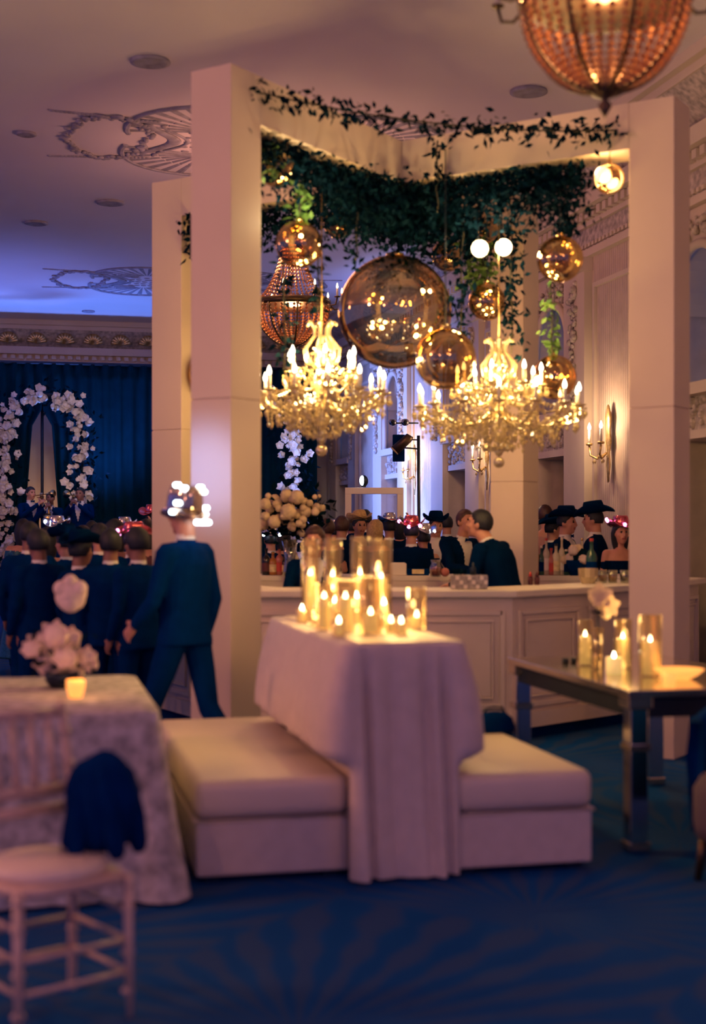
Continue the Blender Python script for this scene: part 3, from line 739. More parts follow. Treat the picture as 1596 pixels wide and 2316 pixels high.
for (px, py, r, s) in ((88, 1462, .058, 1), (125, 1438, .062, 2), (160, 1445, .05, 3), (112, 1500, .066, 4), (148, 1488, .055, 5), (196, 1488, .048, 6), (172, 1520, .04, 7), (70, 1470, .04, 8), (205, 1505, .036, 9), (128, 1523, .05, 10)):
    q = at(px, py, p.y+.08*math.sin(s*2.1))-p; mb = MB(); mb.ell((0, 0, 0), (r, r, r*.9), 12, 8, lump=.22, seed=s, ls=2.2); petals(mb, (0, -.2*r, 0), 6, r*1.12, r*.5, 1, .7, ax=Vector((0, -1, .4)))
    mb.build('bloom', m_pinkpetal, t, loc=q)
mb = MB()
for k in range(60):
    q = Vector((random.uniform(-.16, .16), random.uniform(-.1, .1), random.uniform(.06, .24))); mb.leaf(q, Vector((random.uniform(-1, 1), random.uniform(-1, .3), random.uniform(-.4, .8))), .028, .06)
mb.build('foliage', m_leafd, t)['kind'] = 'stuff'
p = at(60, 1560, 6.7); p = on_lace(75, 1548)
t = thing('bud_vase', 'tall dark stem vase with one huge blush bloom by the crowd', 'vase', on_lace(172, 1538))
MB().lathe([(0, 0), (.045, 0), (.03, .06), (.016, .16), (.022, .2), (.018, .2), (.012, .15), (0, .02)], 12).build('vase', m_darkmetal, t)
q = at(161, 1340, on_lace(172, 1538).y)-on_lace(172, 1538)
MB().tube([(0, 0, .02), (0, 0, .2), (q.x*.6, 0, q.z*.7), (q.x, 0, q.z-.03)], .006, 6).build('stem', m_black, t)
mb = MB(); mb.ell((0, 0, -.01), (.078, .05, .082), 16, 12, lump=.12, seed=3, ls=1.5)
for (dx, dz, r) in ((-.045, .02, .04), (.045, .02, .04), (0, .055, .035), (0, -.05, .05)): mb.ell((dx, -.02, dz), (r, .03, r), 10, 8)
mb.build('bloom', m_pinkpetal, t, loc=q)

# ---------------------------------------------------------------- gilt ballroom chair turned from the table
ch = thing('ballroom_chair', 'pale slatted ballroom chair with a black wrap on its seat', 'chair', Vector((-.95, 4.40, 0)), R(40))
# local frame: faces -Y
SW, SD, SH = .40, .40, .45
for sx in (-1, 1):
    mb = MB(); x = sx*(SW/2-.015); mb.tube([(x, SD/2-.02, 0), (x, SD/2-.03, SH), (x, SD/2-.01, .66), (x, SD/2+.05, .925)], .015, 10, round_caps=True)
    for z in (.2, .36, .52, .6, .74, .84): mb.ell((x, SD/2-.025+max(0, (z-.6))*.2, z), (.021, .021, .012), 10, 6)
    mb.build('back_post', m_chairw, ch)
    mb = MB(); mb.tube([(x*1.02, -SD/2+.02, 0), (x, -SD/2+.03, SH-.01)], [.011, .017], 10)
    for z in (.08, .2, .33, .41): mb.ell((x, -SD/2+.03, z), (.022, .022, .012), 10, 6)
    mb.build('leg', m_chairw, ch)
for k in range(5):
    x = -.13+.065*k; mb = MB(); mb.tube([(x, SD/2-.005, .655), (x, SD/2+.045, .90)], .011, 8)
    for z in (.70, .78, .86): mb.ell((x, SD/2+.0+(z-.65)*.2, z), (.016, .016, .012), 8, 6)
    mb.build('spindle', m_chairw, ch)
for (z, y, r) in ((.905, SD/2+.046, .018), (.66, SD/2-.006, .020), (.60, SD/2-.016, .018)):
    MB().tube([(-SW/2+.015, y, z), (0, y+.012, z), (SW/2-.015, y, z)], r, 10).build('back_rail', m_chairw, ch)
for (z, ax) in ((.14, 0), (.24, 0), (.14, 1), (.24, 1), (.33, 1)):
    for s in (-1, 1):
        mb = MB(); k = s*(SW/2-.015)
        mb.tube([(-SW/2+.015, s*(SD/2-.025), z), (SW/2-.015, s*(SD/2-.025), z)] if ax == 0 else [(k, -SD/2+.03, z), (k, SD/2-.03, z)], .009, 8); mb.build('stretcher', m_chairw, ch)
mb = MB(); mb.prism([(SW/2*math.copysign(abs(math.cos(2*PI*k/28))**.55, math.cos(2*PI*k/28))*1.04, SD/2*math.copysign(abs(math.sin(2*PI*k/28))**.55, math.sin(2*PI*k/28))*1.04) for k in range(28)], SH-.03, SH); mb.build('seat_frame', m_chairw, ch, bevel=.01)
mb = MB(); mb.lathe([(0, SH), (.185, SH), (.19, SH+.02), (.17, SH+.04), (0, SH+.045)], 24); mb.build('seat_pad', m_leather, ch)
mb = MB()
mb.ell((0, 0, 0), (.155, .10, .20), 20, 14, lump=.18, seed=5, ls=1.6)
for k in range(5): mb.tube([(.10*math.cos(k*1.2), .06*math.sin(k*1.2), .12), (.13*math.cos(k*1.2+.3), .08*math.sin(k*1.2+.3), -.05), (.15*math.cos(k*1.2+.4), .1*math.sin(k*1.2+.4), -.17)], [.03, .045, .04], 8, round_caps=True)
o = mb.build('evening_wrap', m_black, None, True, loc=Vector((-.795, 4.50, .495+.145))); o.scale = (.78, .78, .80); tag(o, 'bundled black wrap standing on the pale chair seat', 'wrap')

# ================================================================ HANGING IN THE CANOPY
def on_beam(px, which, off=.155):
    """ground point under the centre line of a canopy beam that shows at column px"""
    q = (px-CX)/F; dirv, oth = (u, v) if which == 'u' else (v, u)
    p0 = K+oth*off; t = (q*p0.y-p0.x)/(dirv.x-q*dirv.y); return p0+dirv*t
def cord_to(mb, z0, z1, r=.004): mb.tube([(0, 0, z0), (0, 0, z1)], r, 5)
GLOBES = ((893, 706, 128, 'u', 0, 'largest smoked glass globe hanging at the middle of the canopy'),
          (1007, 812, 69, 'v', -.9, 'second largest smoked glass globe, low in front of the largest one'),
          (676, 553, 53, 'u', 0, 'smoked glass globe with a bright cap reflection beside the near column'),
          (766, 506, 34, 'v', .2, 'little smoked globe high in the leaves above the wall side of the amber chandelier'),
          (1101, 683, 42, 'v', .3, 'small smoked globe beside the pale far column, under the spotlights'),
          (1266, 586, 52, 'v', 0, 'smoked globe hanging in front of the cornice'),
          (1012, 578, 36, 'u', 0, 'small smoked globe tucked behind the largest one at its shoulder'),
          (1093, 516, 36, 'u', -.4, 'small smoked globe just above the pair of spotlights'),
          (1253, 853, 50, 'v', .5, 'smoked globe behind the candles, below the arched blue window'),
          (470, 846, 44, 'v', 0, 'smoked globe mostly hidden behind the near column'),
          (1378, 405, 34, 'v', -.15, 'small smoked globe touching the lone high spotlight'),
          (624, 380, 42, 'u', 0, 'smoked globe under the leafy beam end by the near column'))
for (px, py, r, w, dz, lab) in GLOBES:
    g = on_beam(px, w); Y = g.y+dz; p = at(px, py, Y); rr = r*Y/F
    t = thing('glass_globe', lab, 'globe', p, 0, 'smoked glass globes')
    mb = MB(); mb.ell((0, 0, 0), rr, 48, 32); mb.build('globe', m_sphere, t)
    mb = MB(); mb.lathe([(.0, rr-.012), (rr*.16, rr-.010), (rr*.16, rr+.015), (.012, rr+.03), (0, rr+.03)], 14); mb.build('cap', m_gold, t)
    mb = MB(); cord_to(mb, rr+.03, max(rr+.05, ZB-p.z)); mb.build('cord', m_darkmetal, t)

def crystal_chandelier(name, label, p, R1, n1, R2, n2, sc=1.0):
    """p: centre at the level of the candle cups"""
    t = thing(name, label, 'chandelier', p, R(7), 'crystal chandeliers over the bar')
    mb = MB(); mb.lathe([(0, -.34), (.02, -.33), (.035, -.30), (.012, -.26), (.03, -.22), (.07, -.17), (.03, -.11), (.022, -.02), (.06, .03), (.075, .07), (.03, .11), (.018, .2), (.045, .24), (.02, .29), (.012, .38), (.03, .40), (.0, .42)], 16); mb.build('stem', m_crystal, t)
    def arm_set(Rr, n, z0, lift, nm):
        mb = MB(); mb.tube([(.035, 0, z0-.02), (Rr*.3, 0, z0-.11), (Rr*.62, 0, z0-.13), (Rr*.9, 0, z0-.06), (Rr, 0, z0)], [.012, .011, .010, .010, .012], 7); arm_me = mb.mesh('arm', m_crystal)
        mb = MB(); mb.lathe([(0, 0), (.02, 0), (.05, .012), (.052, .018), (.016, .012), (.014, .03), (0, .03)], 14); dish = mb.mesh('drip_dish', m_crystal)
        cnd = MB().lathe([(0, .02), (.012, .02), (.012, .11), (0, .11)], 10).mesh('candle_sleeve', m_shirt)
        blb = MB().lathe([(0, .108), (.011, .114), (.015, .132), (.009, .155), (0, .175)], 10).mesh('bulb', m_bulb)
        dm = MB()
        for k in range(8):
            a = 2*PI*k/8; x, y = .05*math.cos(a), .05*math.sin(a)
            dm.octa((x, y, -.012), .008, .010); dm.octa((x, y, -.05), .011, .028)
        drops = dm.mesh('drop', m_crystal, False)
        for k in range(n):
            a = 2*PI*(k+lift)/n
            ar = put(nm, arm_me, t, (0, 0, 0), a)
            for (q, mm) in (('drip_dish', dish), ('candle_sleeve', cnd), ('bulb', blb)): put(q, mm, ar, (Rr, 0, z0))
            put('drop', drops, ar, (Rr, 0, z0))['kind'] = 'stuff'
    arm_set(R1, n1, 0, 0, 'arm'); arm_set(R2, n2, .15, .5, 'upper_arm')
    # bead swags from crown to arm tips, and between neighbours
    mb = MB()
    def swag(p, q, sag, n, r):
        p, q = Vector(p), Vector(q)
        for k in range(n+1): s = k/n; c = p.lerp(q, s)-Vector((0, 0, sag*4*s*(1-s))); mb.octa(c, r, r*1.25)
    for k in range(n1):
        a, b = 2*PI*k/n1, 2*PI*(k+1)/n1; P = (R1*math.cos(a), R1*math.sin(a), .01); Q = (R1*math.cos(b), R1*math.sin(b), .01)
        swag((.05*math.cos(a), .05*math.sin(a), .32), (R1*.97*math.cos(a), R1*.97*math.sin(a), .02), .12, 20, .009)
        swag(P, Q, .10, 10, .010); swag((R1*.55*math.cos(a), R1*.55*math.sin(a), -.12), (.03*math.cos(a), .03*math.sin(a), -.29), .05, 10, .010)
        swag((R1*.9*math.cos(a), R1*.9*math.sin(a), -.05), (R1*.5*math.cos(b), R1*.5*math.sin(b), -.14), .07, 10, .010)
        swag((R1*.5*math.cos(a), R1*.5*math.sin(a), -.10), (R2*.9*math.cos(b), R2*.9*math.sin(b), .14), .06, 10, .010)
    for k in range(n2):
        a, b = 2*PI*k/n2, 2*PI*(k+1)/n2
        swag((R2*math.cos(a), R2*math.sin(a), .15), (R2*math.cos(b), R2*math.sin(b), .15), .07, 10, .009)
    mb.build('bead_swag', m_crystal, t, False)['kind'] = 'stuff'
    # pendants: the long bottom ones are parts of their own
    pm = MB(); pm.octa((0, 0, -.012), .010, .014); pm.octa((0, 0, -.055), .017, .036); pend = pm.mesh('pendant', m_crystal, False)
    for k in range(n1*3):
        a = 2*PI*k/(n1*3); rr = R1*(.98, .72, .5)[k % 3]; z = (-.07, -.15, -.17)[k % 3]
        put('pendant', pend, t, (rr*math.cos(a), rr*math.sin(a), z+random.uniform(-.02, .02)))
    for k in range(9):
        a = 2*PI*k/9; put('pendant', pend, t, (.10*math.cos(a), .10*math.sin(a), -.22))
    mb = MB(); mb.ell((0, 0, -.38), .04, 14, 10); mb.build('finial', m_crystal, t)
    # onion crown of scrolled leaves
    cm = MB(); cm.tube([(.02, 0, .17), (.11, 0, .24), (.125, 0, .31), (.055, 0, .40), (.05, 0, .45), (.085, 0, .50), (.10, 0, .49), (.095, 0, .475)], [.010, .013, .013, .011, .011, .010, .012, .014], 7)
    cme = cm.mesh('crown_scroll', m_crystal)
    for k in range(7): put('crown_scroll', cme, t, (0, 0, 0), 2*PI*k/7)
    mb = MB(); cord_to(mb, .42, ZB-p.z, .006); mb.build('chain', m_gold, t)
    mb = MB()                 # chains of small drops that fill the body
    for k in range(n1*9):
        a = random.uniform(0, 2*PI); rr = R1*random.uniform(.25, 1.0); z = -.03-.11*math.sin(rr/R1*PI)+random.uniform(0, .10)*(rr < R1*.8); x, y = rr*math.cos(a), rr*math.sin(a)
        for j in range(random.randint(3, 6)): mb.octa((x, y, z-.024*j), .009, .012)
        mb.octa((x, y, z-.024*j-.03), .012, .022)
    mb.build('drop_chain', m_crystal, t, False)['kind'] = 'stuff'
    for k in range(5): light('chandelier_light', 'POINT', p+Vector((R1*.55*math.cos(k*1.257+.6), R1*.55*math.sin(k*1.257+.6), .22)), 22*sc, GOLD, .05)
    light('chandelier_light', 'POINT', p+Vector((0, 0, -.02)), 6*sc, GOLD, .05)
    return t
g = on_beam(727, 'u'); crystal_chandelier('crystal_chandelier', 'crystal candle chandelier with an onion crown next to the near column', at(727, 893, g.y), .43, 12, .24, 6)
g = on_beam(1128, 'v'); crystal_chandelier('crystal_chandelier', 'widest crystal candle chandelier, in front of the pale far column', at(1128, 925, g.y), .57, 14, .30, 8, .92)

def empire(label, c, n_arm=10, glow=60):
    """strung-bead basket chandelier; c is the ring centre"""
    t = thing('basket_chandelier', label, 'chandelier', c, R(10), 'strung-bead basket chandeliers of the room')
    RR = .40; NS = 36
    mb = MB(); n = 20
    for k in range(n+1):
        s = k/n; r = .10+(RR-.10)*(s**1.9); z = .78*(1-s)**1.25+.02; mb.octa((r, 0, z), .013, .019)
    tent = mb.mesh('bead_strand', m_crystal2, False)
    mb = MB(); n = 17
    for k in range(n+1):
        s = k/n*PI/2*.97; mb.octa((RR*.98*math.cos(s), 0, -.42*math.sin(s)-.02), .021, .020)
    bask = mb.mesh('basket_strand', m_crystal2, False)
    for k in range(NS): put('bead_strand', tent, t, None, 2*PI*k/NS); put('basket_strand', bask, t, None, 2*PI*(k+.5)/NS)
    for k in range(8):
        mb = MB(); mb.tube([(RR*1.0*math.cos(s), 0, -.44*math.sin(s)-.02) for s in [PI/2*j/10 for j in range(11)]], .010, 6); mb.build('basket_rib', m_bronze, t, rz=2*PI*k/8)
    mb = MB(); mb.lathe([(RR-.02, -.035), (RR+.012, -.035), (RR+.02, 0), (RR+.012, .035), (RR-.02, .035)], 40); mb.build('ring', m_bronze, t)
    mb = MB(); mb.lathe([(.0, .76), (.09, .76), (.11, .80), (.12, .86), (.10, .86), (.08, .80), (0, .80)], 24); mb.build('crown', m_bronze, t)
    mb = MB(); mb.lathe([(0, -.58), (.012, -.56), (.035, -.52), (.012, -.49), (.06, -.47), (.07, -.44), (.02, -.41), (0, -.41)], 16); mb.build('finial', m_bronze, t)
    am = MB(); am.tube([(RR, 0, 0), (RR+.06, 0, -.05), (RR+.12, 0, -.04), (RR+.14, 0, .03)], .009, 6); am.lathe([(0, .03), (.03, .035), (.033, .045), (.01, .045), (0, .045)], 12, M=Matrix.Translation((RR+.14, 0, 0))); ame = am.mesh('arm', m_bronze)
    cme = MB().lathe([(0, .04), (.011, .04), (.011, .13), (0, .13)], 8).mesh('candle_sleeve', m_shirt); bme = MB().lathe([(0, .128), (.012, .14), (.008, .17), (0, .19)], 8).mesh('bulb', m_bulb)
    for k in range(n_arm):
        ar = put('arm', ame, t, None, 2*PI*k/n_arm); put('candle_sleeve', cme, ar, (RR+.14, 0, 0)); put('bulb', bme, ar, (RR+.14, 0, 0))
    for k in range(8): MB().octa((0, 0, 0), .022, .026).build('crystal', m_crystal, t, False, loc=((RR+.02)*math.cos(k*.785), (RR+.02)*math.sin(k*.785), -.05))
    mb = MB(); mb.tube([(0, 0, .8), (0, 0, HC-c.z)], .010, 6); mb.build('chain', m_bronze, t)
    light('basket_light', 'POINT', Vector(c)+Vector((0, 0, -.10)), glow, WARM, .10)
    return t
empire('bronze and amber bead chandelier overhead in the near corner of the ceiling', room(2.66, 6.3, 4.04), glow=26)
empire('amber bead chandelier seen through the canopy beside the near column', room(2.75, 15.05, 3.92), glow=36)
empire('far bead chandelier over the dance floor behind the near column', room(2.6, 23.8, 3.95), glow=12)

# pin spotlights clamped under the canopy
for (px, py, w, dz, lab) in ((1082, 563, 'v', .0, 'white spotlight under the canopy, the one of the pair nearer the big globe'), (1135, 560, 'v', .25, 'white spotlight of the pair that overlaps the pale far column'), (1358, 398, 'v', .0, 'lone white spotlight high by the leaf end of the beam near the cornice')):
    g = on_beam(px, w); p = at(px, py, g.y+dz)
    t = thing('pin_spotlight', lab, 'spotlight', p, 0, 'pin spotlights in the canopy')
    Mx = Matrix.Rotation(R(100), 4, 'X')
    MB().lathe([(0, -.02), (.045, -.02), (.062, .10), (.057, .10), (.042, 0), (0, 0)], 18, M=Mx).build('can', m_white, t)
    MB().lathe([(0, .085), (.052, .085), (.045, .10), (0, .105)], 18, M=Mx).build('lens', m_lens, t)
    mb = MB(); mb.tube([(0, .05, 0), (0, .06, .10), (0, .03, max(.2, ZB-p.z))], .007, 6); mb.build('bracket', m_darkmetal, t)
    light('pin_and_fill_light', 'POINT', p+Vector((0, -.17, -.02)), 9, (1, .72, .35), .05)

light('pin_and_fill_light', 'POINT', at(690, 490, 9.15), 13, (1, .74, .36), .04)  # added fill without any fixture, brightens the inner face of the near column
# ---------------------------------------------------------------- greenery
def foliage_on(mb, path, n, spread, size, droop=.6):
    for _ in range(n):
        s = random.random()*(len(path)-1); i = min(int(s), len(path)-2); p = Vector(path[i]).lerp(Vector(path[i+1]), s-i)
        q = p+Vector((random.gauss(0, spread[0]), random.gauss(0, spread[0]), -abs(random.gauss(0, spread[1])) if spread[1] > 0 else random.gauss(0, -spread[1])))
        d = Vector((random.uniform(-1, 1), random.uniform(-1, 1), random.uniform(-1, .5)-droop*.4)); l = size*random.uniform(.6, 1.3); mb.leaf(q, d, l*.5, l)
def vine(name, label, path, n, spread, size, mat, group, cat='vine', kind=True):
    t = thing(name, label, cat, Vector(path[-1]), 0, group)
    mb = MB(); mb.tube(path, .006, 5); mb.build('stem', m_stem, t, world=True)
    mb = MB(); foliage_on(mb, path, n, spread, size); mb.build('foliage', mat, t, False, world=True)['kind'] = 'stuff'
    return t
GB = 'leafy garlands on the canopy beams'
zt = ZB-.01
def bp(w, t): p = K+(u if w == 'u' else v)*t+(v if w == 'u' else u)*.155; return Vector((p.x, p.y, zt))
vine('leaf_garland', 'thick dark greenery hanging under the beam next to the near column', [bp('u', -1.7), bp('u', -1.1), bp('u', -.5), bp('u', .1)], 2400, (.09, .13), .06, m_leafd, GB, 'garland')
vine('leaf_garland', 'dark greenery under the beam running towards the lone high spotlight', [bp('v', -1.30), bp('v', -.9), bp('v', -.4), bp('v', .1)], 3200, (.10, .17), .06, m_leafd, GB, 'garland')
vine('leaf_garland', 'dark greenery under the beam end above the pair of spotlights', [bp('u', .1), bp('u', .7), bp('u', 1.3), bp('u', 1.8)], 1800, (.10, .15), .06, m_leafd, GB, 'garland')
vine('leaf_garland', 'dark greenery under the beam end that runs behind the near column', [bp('v', .1), bp('v', .8), bp('v', 1.4), bp('v', 1.95)], 1800, (.10, .13), .06, m_leafd, GB, 'garland')
vine('leaf_garland', 'densest mass of dark leaves at the crossing above the largest globe', [bp('u', -.5), bp('u', .15), bp('u', .7)], 3600, (.17, .19), .06, m_leafd, GB, 'garland')
# string garland between the two near columns
n1 = cpt(-1.9, .1, 4.24); n2 = cpt(.1, -1.75, 4.17)
pts = [n1.lerp(n2, k/12)-Vector((0, 0, .10*4*(k/12)*(1-k/12))) for k in range(13)]
vine('leaf_string', 'thin leafy string slung between the two near columns above the beams', pts, 520, (.05, -.04), .065, m_leafd, 'leafy strings')
for (px, pys, Y, n, sp, mat, lab) in (
    (678, (415, 500), 9.45, 60, .035, m_leaf, 'short bright green vine above the capped globe'),
    (988, (318, 480), 10.0, 70, .03, m_leafd, 'dark vine dangling in front of the beam crossing'),
    (1155, (500, 800), 10.35, 190, .045, m_leafd, 'long dark vine hanging down the pale far column'),
    (1247, (640, 805), 10.3, 60, .025, m_leaf, 'thin green vine dropping in front of the arched blue window'),
    (642, (520, 840), 9.6, 90, .03, m_leafd, 'vine hanging down beside the amber bead chandelier'),
    (720, (545, 700), 9.7, 60, .03, m_leafd, 'vine hanging between the capped globe and the largest globe'),
    (1090, (545, 660), 10.9, 260, .06, m_leaf, 'bright green sprig lit by the pair of spotlights'),
    (1045, (480, 780), 10.4, 170, .05, m_leafd, 'dark vine falling between the two largest globes and the far column'),
    (806, (480, 590), 9.8, 40, .03, m_leafd, 'short vine just before the largest globe, wall-drape side'),
    (1275, (450, 530), 9.9, 110, .05, m_leafd, 'leaf tuft above the globe by the cornice'),
    (432, (490, 585), 11.3, 60, .03, m_leafd, 'little dark vine on the column behind the near column'),
    (620, (330, 400), 9.1, 50, .03, m_leaf, 'green sprig at the beam end over the hidden globe')):
    path = [at(px+random.uniform(-4, 4), pys[0]+(pys[1]-pys[0])*k/6, Y) for k in range(7)]
    vine('hanging_vine', lab, path, n, (sp, -.03), .07, mat, 'hanging vines in the canopy')

# ---------------------------------------------------------------- wall sconces
def sconce(y, z, lab):
    t = thing('wall_sconce', lab, 'sconce', room(WX-.06, y, z), TH, 'candle sconces on the long wall')
    mb = MB(); mb.lathe([(0, -.42), (.02, -.40), (.05, -.22), (.035, -.1), (.07, .02), (.05, .14), (.075, .28), (.03, .40), (0, .42)], 12, sx=.4); mb.build('backplate', m_gilt, t)
    for s in (-1, 1):
        mb = MB(); mb.tube([(-.02, 0, -.1), (-.10, s*.06, -.16), (-.15, s*.13, -.12), (-.15, s*.16, -.02)], .012, 7); mb.lathe([(0, -.02), (.035, -.01), (.04, .01), (.012, .015), (0, .015)], 12, M=Matrix.Translation((-.15, s*.16, 0))); mb.build('arm', m_gilt, t)
        MB().lathe([(0, .01), (.014, .01), (.014, .15), (0, .15)], 10, M=Matrix.Translation((-.15, s*.16, 0))).build('candle_sleeve', m_shirt, t)
        MB().lathe([(0, .148), (.016, .16), (.02, .185), (.008, .22), (0, .235)], 10, M=Matrix.Translation((-.15, s*.16, 0))).build('bulb', m_bulb, t)
    mb = MB()
    for k in range(8): mb.octa((-.08-.02*(k % 3), -.16+.046*k, -.14-.05*(k % 2)), .014, .03)
    mb.build('drop', m_crystal, t, False)['kind'] = 'stuff'
    light('sconce_light', 'POINT', room(WX-.35, y, z+.25), 20, (1, .62, .32), .05)
sconce(14.12, 2.40, 'gilt two-candle wall sconce between the arched window and the near edge')
sconce(18.25, 2.42, 'gilt two-candle wall sconce beside the pale far column')
sconce(21.95, 2.42, 'gilt two-candle wall sconce in the blue light by the lamp stand')

# ================================================================ THINGS ON THE BAR
BT = BH+.0005
def on_bar(px, Y): return Vector(((px-CX)/F*Y, Y, BT))
def bottle(px, Y, h, r, kind, lab, label_col=None):
    t = thing('bottle', lab, 'bottle', on_bar(px, Y), 0, 'bottles on the bar')
    prof = [(0, 0), (r, .003), (r, h*.56), (r*.85, h*.66), (r*.34, h*.76), (r*.30, h*.93), (r*.36, h*.935), (r*.36, h*.96), (0, h*.96)]
    MB().lathe(prof, 14).build('glass', LIQ[kind], t)
    MB().lathe([(0, h*.955), (r*.38, h*.955), (r*.38, h*1.03), (0, h*1.03)], 10).build('cap', (m_red, m_gold, m_darkmetal, m_white)[(kind+int(px)) % 4], t)
    MB().lathe([(r*1.012, h*.14), (r*1.015, h*.15), (r*1.015, h*.46), (r*1.012, h*.47)], 14).build('label', label_col or m_paper, t)
for (px, h, r, k, lab, lc) in ((602, .24, .040, 4, 'dark bottle at the column end of the row by the big bouquet', m_dress), (617, .21, .042, 0, 'amber bottle with orange neck in the row by the big bouquet', None),
        (632, .25, .038, 2, 'rose bottle with red label in the middle of the row by the big bouquet', m_red), (645, .20, .042, 4, 'short dark bottle with cream label in the row by the big bouquet', None),
        (657, .27, .034, 3, 'green bottle beside the pale one in the row by the big bouquet', m_black), (667, .25, .040, 1, 'pale cream bottle at the bartender end of the row by the big bouquet', m_paper)):
    bottle(px, 12.98, h, r, k, lab, lc)
for (px, h, r, k, lab, lc) in ((1211, .29, .036, 0, 'first bottle beside the pale far column, amber with tall neck', m_dress), (1224, .26, .03, 3, 'dark bottle with orange cap, second beside the pale far column', m_black),
        (1235, .33, .032, 1, 'tall clear bottle behind the orange-capped one', m_white), (1246, .24, .036, 2, 'rose bottle with red label before the flower tub', m_red), (1257, .28, .042, 1, 'wide pale bottle with big cream label', m_paper),
        (1270, .34, .030, 1, 'slim clear bottle towering beside the wide pale one', m_white), (1280, .23, .036, 3, 'short green bottle next to the black tub', m_black), (1316, .33, .030, 1, 'clear bottle behind the black tub', m_white)):
    bottle(px, 12.95, h, r, k, lab, lc)
bottle(1337, 11.55, .34, .045, 3, 'large dark champagne bottle with gold foil at the bar end', m_navy)
# black tub of mixed blooms between the bottles
t = thing('flower_tub', 'black tub of mixed pale blooms among the bottles', 'flowers', on_bar(1303, 12.9))
MB().lathe([(0, 0), (.06, 0), (.10, .14), (.094, .14), (.055, .01), (0, .01)], 18).build('tub', m_black, t)
for k in range(11):
    a = k*2.4; rr = .02+.0095*k; MB().ell((0, 0, 0), .045, 10, 7, lump=.3, seed=k).build('bloom', (m_bloom, m_pinkpetal, m_leafd)[k % 3], t, loc=(rr*math.cos(a), rr*math.sin(a)*.8, .19+.05*math.cos(k)))
# small red and dark squeeze bottles by the bartender's back
for (px, m, lab) in ((1199, m_red, 'small red squeeze bottle on the bar behind the dark-haired bartender'), (1214, m_dress, 'small dark bitters bottle beside the red squeeze bottle')):
    t = thing('squeeze_bottle', lab, 'bottle', on_bar(px, 10.85)); MB().lathe([(0, 0), (.018, 0), (.02, .05), (.012, .065), (0, .07)], 12).build('body', m_dress, t); MB().lathe([(0, .066), (.016, .066), (.004, .10), (0, .10)], 12).build('nozzle', m, t)
# round crystal ice bowl and glasses at the end of the bar
t = thing('ice_bowl', 'round cut-glass ice bowl under the champagne bottle', 'bowl', on_bar(1330, 11.1)); MB().lathe([(0, 0), (.05, 0), (.075, .05), (.08, .12), (.074, .12), (.068, .05), (.04, .01), (0, .01)], 12).build('bowl', m_crystal, t, False); MB().ell((0, 0, .085), (.06, .06, .03), 10, 6, lump=.4).build('ice', m_clear, t, False)
for (px, lab) in ((1362, 'rocks glass next to the cut-glass ice bowl'), (1385, 'middle rocks glass near the guest in the pink hat'), (1412, 'dark rocks glass by the edge column')):
    t = thing('rocks_glass', lab, 'glass', on_bar(px, 11.25), 0, 'rocks glasses'); MB().lathe([(0, 0), (.034, 0), (.04, .10), (.037, .10), (.031, .01), (0, .01)], 14).build('tumbler', m_bottle, t); MB().lathe([(0, .012), (.032, .012), (.035, .06), (0, .06)], 14).build('drink', LIQ[0 if px < 1400 else 4], t)
# silver flower box on the front of the bar
t = thing('flower_box', 'silver mosaic box with a few sprigs on the front of the bar', 'planter', on_bar(1060, 10.12)); mb = MB(); mb.box((0, 0, .05), (.26, .12, .10)); bx = mb.build('box', m_mosaic, t, False, bevel=.005)
for i in range(9):
    for j in range(3): MB().box((-.116+.029*i, -.062, .018+.032*j), (.026, .006, .028)).build('tile', m_mosaic if (i+j) % 3 else m_white, t, False)
mb = MB()
for k in range(50): mb.leaf(Vector((random.uniform(-.12, -.02), random.uniform(-.04, .04), .10)), Vector((random.uniform(-.6, .6), random.uniform(-.5, .5), 1)), .02, .05)
mb.build('sprig', m_leafd, t, False)['kind'] = 'stuff'
MB().lathe([(0, .10), (.02, .10), (.02, .15), (.008, .16), (.008, .19), (0, .19)], 10, M=Matrix.Translation((.03, 0, 0))).build('stopper', m_darkmetal, t)
# napkin box, menu card, fruit, seen between the cylinders and the bartender
t = thing('napkin_box', 'plain cream napkin box on the far counter', 'box', on_bar(900, 12.95)); MB().box((0, 0, .055), (.15, .11, .11)).build('box', m_white, t, False, bevel=.006); MB().box((0, 0, .113), (.12, .08, .006)).build('napkin', m_shirt, t, False)
t = thing('menu_card', 'little cream menu card standing in a dark holder', 'card', on_bar(945, 12.92)); MB().box((0, .01, .03), (.20, .05, .06)).build('holder', m_black, t, False, bevel=.005); MB().box((0, -.018, .035), (.11, .004, .042)).build('card', m_paper, t, False)
t = thing('cocktail_jug', 'small jug of red drink beside the menu card', 'jug', on_bar(985, 12.6)); MB().lathe([(0, 0), (.05, 0), (.055, .08), (.04, .12), (.046, .15), (.042, .15), (.036, .12), (0, .02)], 16).build('jug', m_bottle, t); MB().lathe([(0, .01), (.048, .01), (.052, .08), (0, .09)], 16).build('drink', LIQ[2], t); MB().tube([(.05, 0, .03), (.085, 0, .06), (.045, 0, .12)], .007, 6).build('handle', m_bottle, t)
for k, (px, lab) in enumerate(((1006, 'orange on the far counter next to the jug'), )):
    t = thing('orange', lab, 'fruit', on_bar(px, 12.6)+Vector((0, 0, .04))); MB().ell((0, 0, 0), .04, 14, 10).build('peel', LIQ[2], t); MB().lathe([(0, .036), (.006, .038), (0, .044)], 6).build('stem', m_leafd, t)
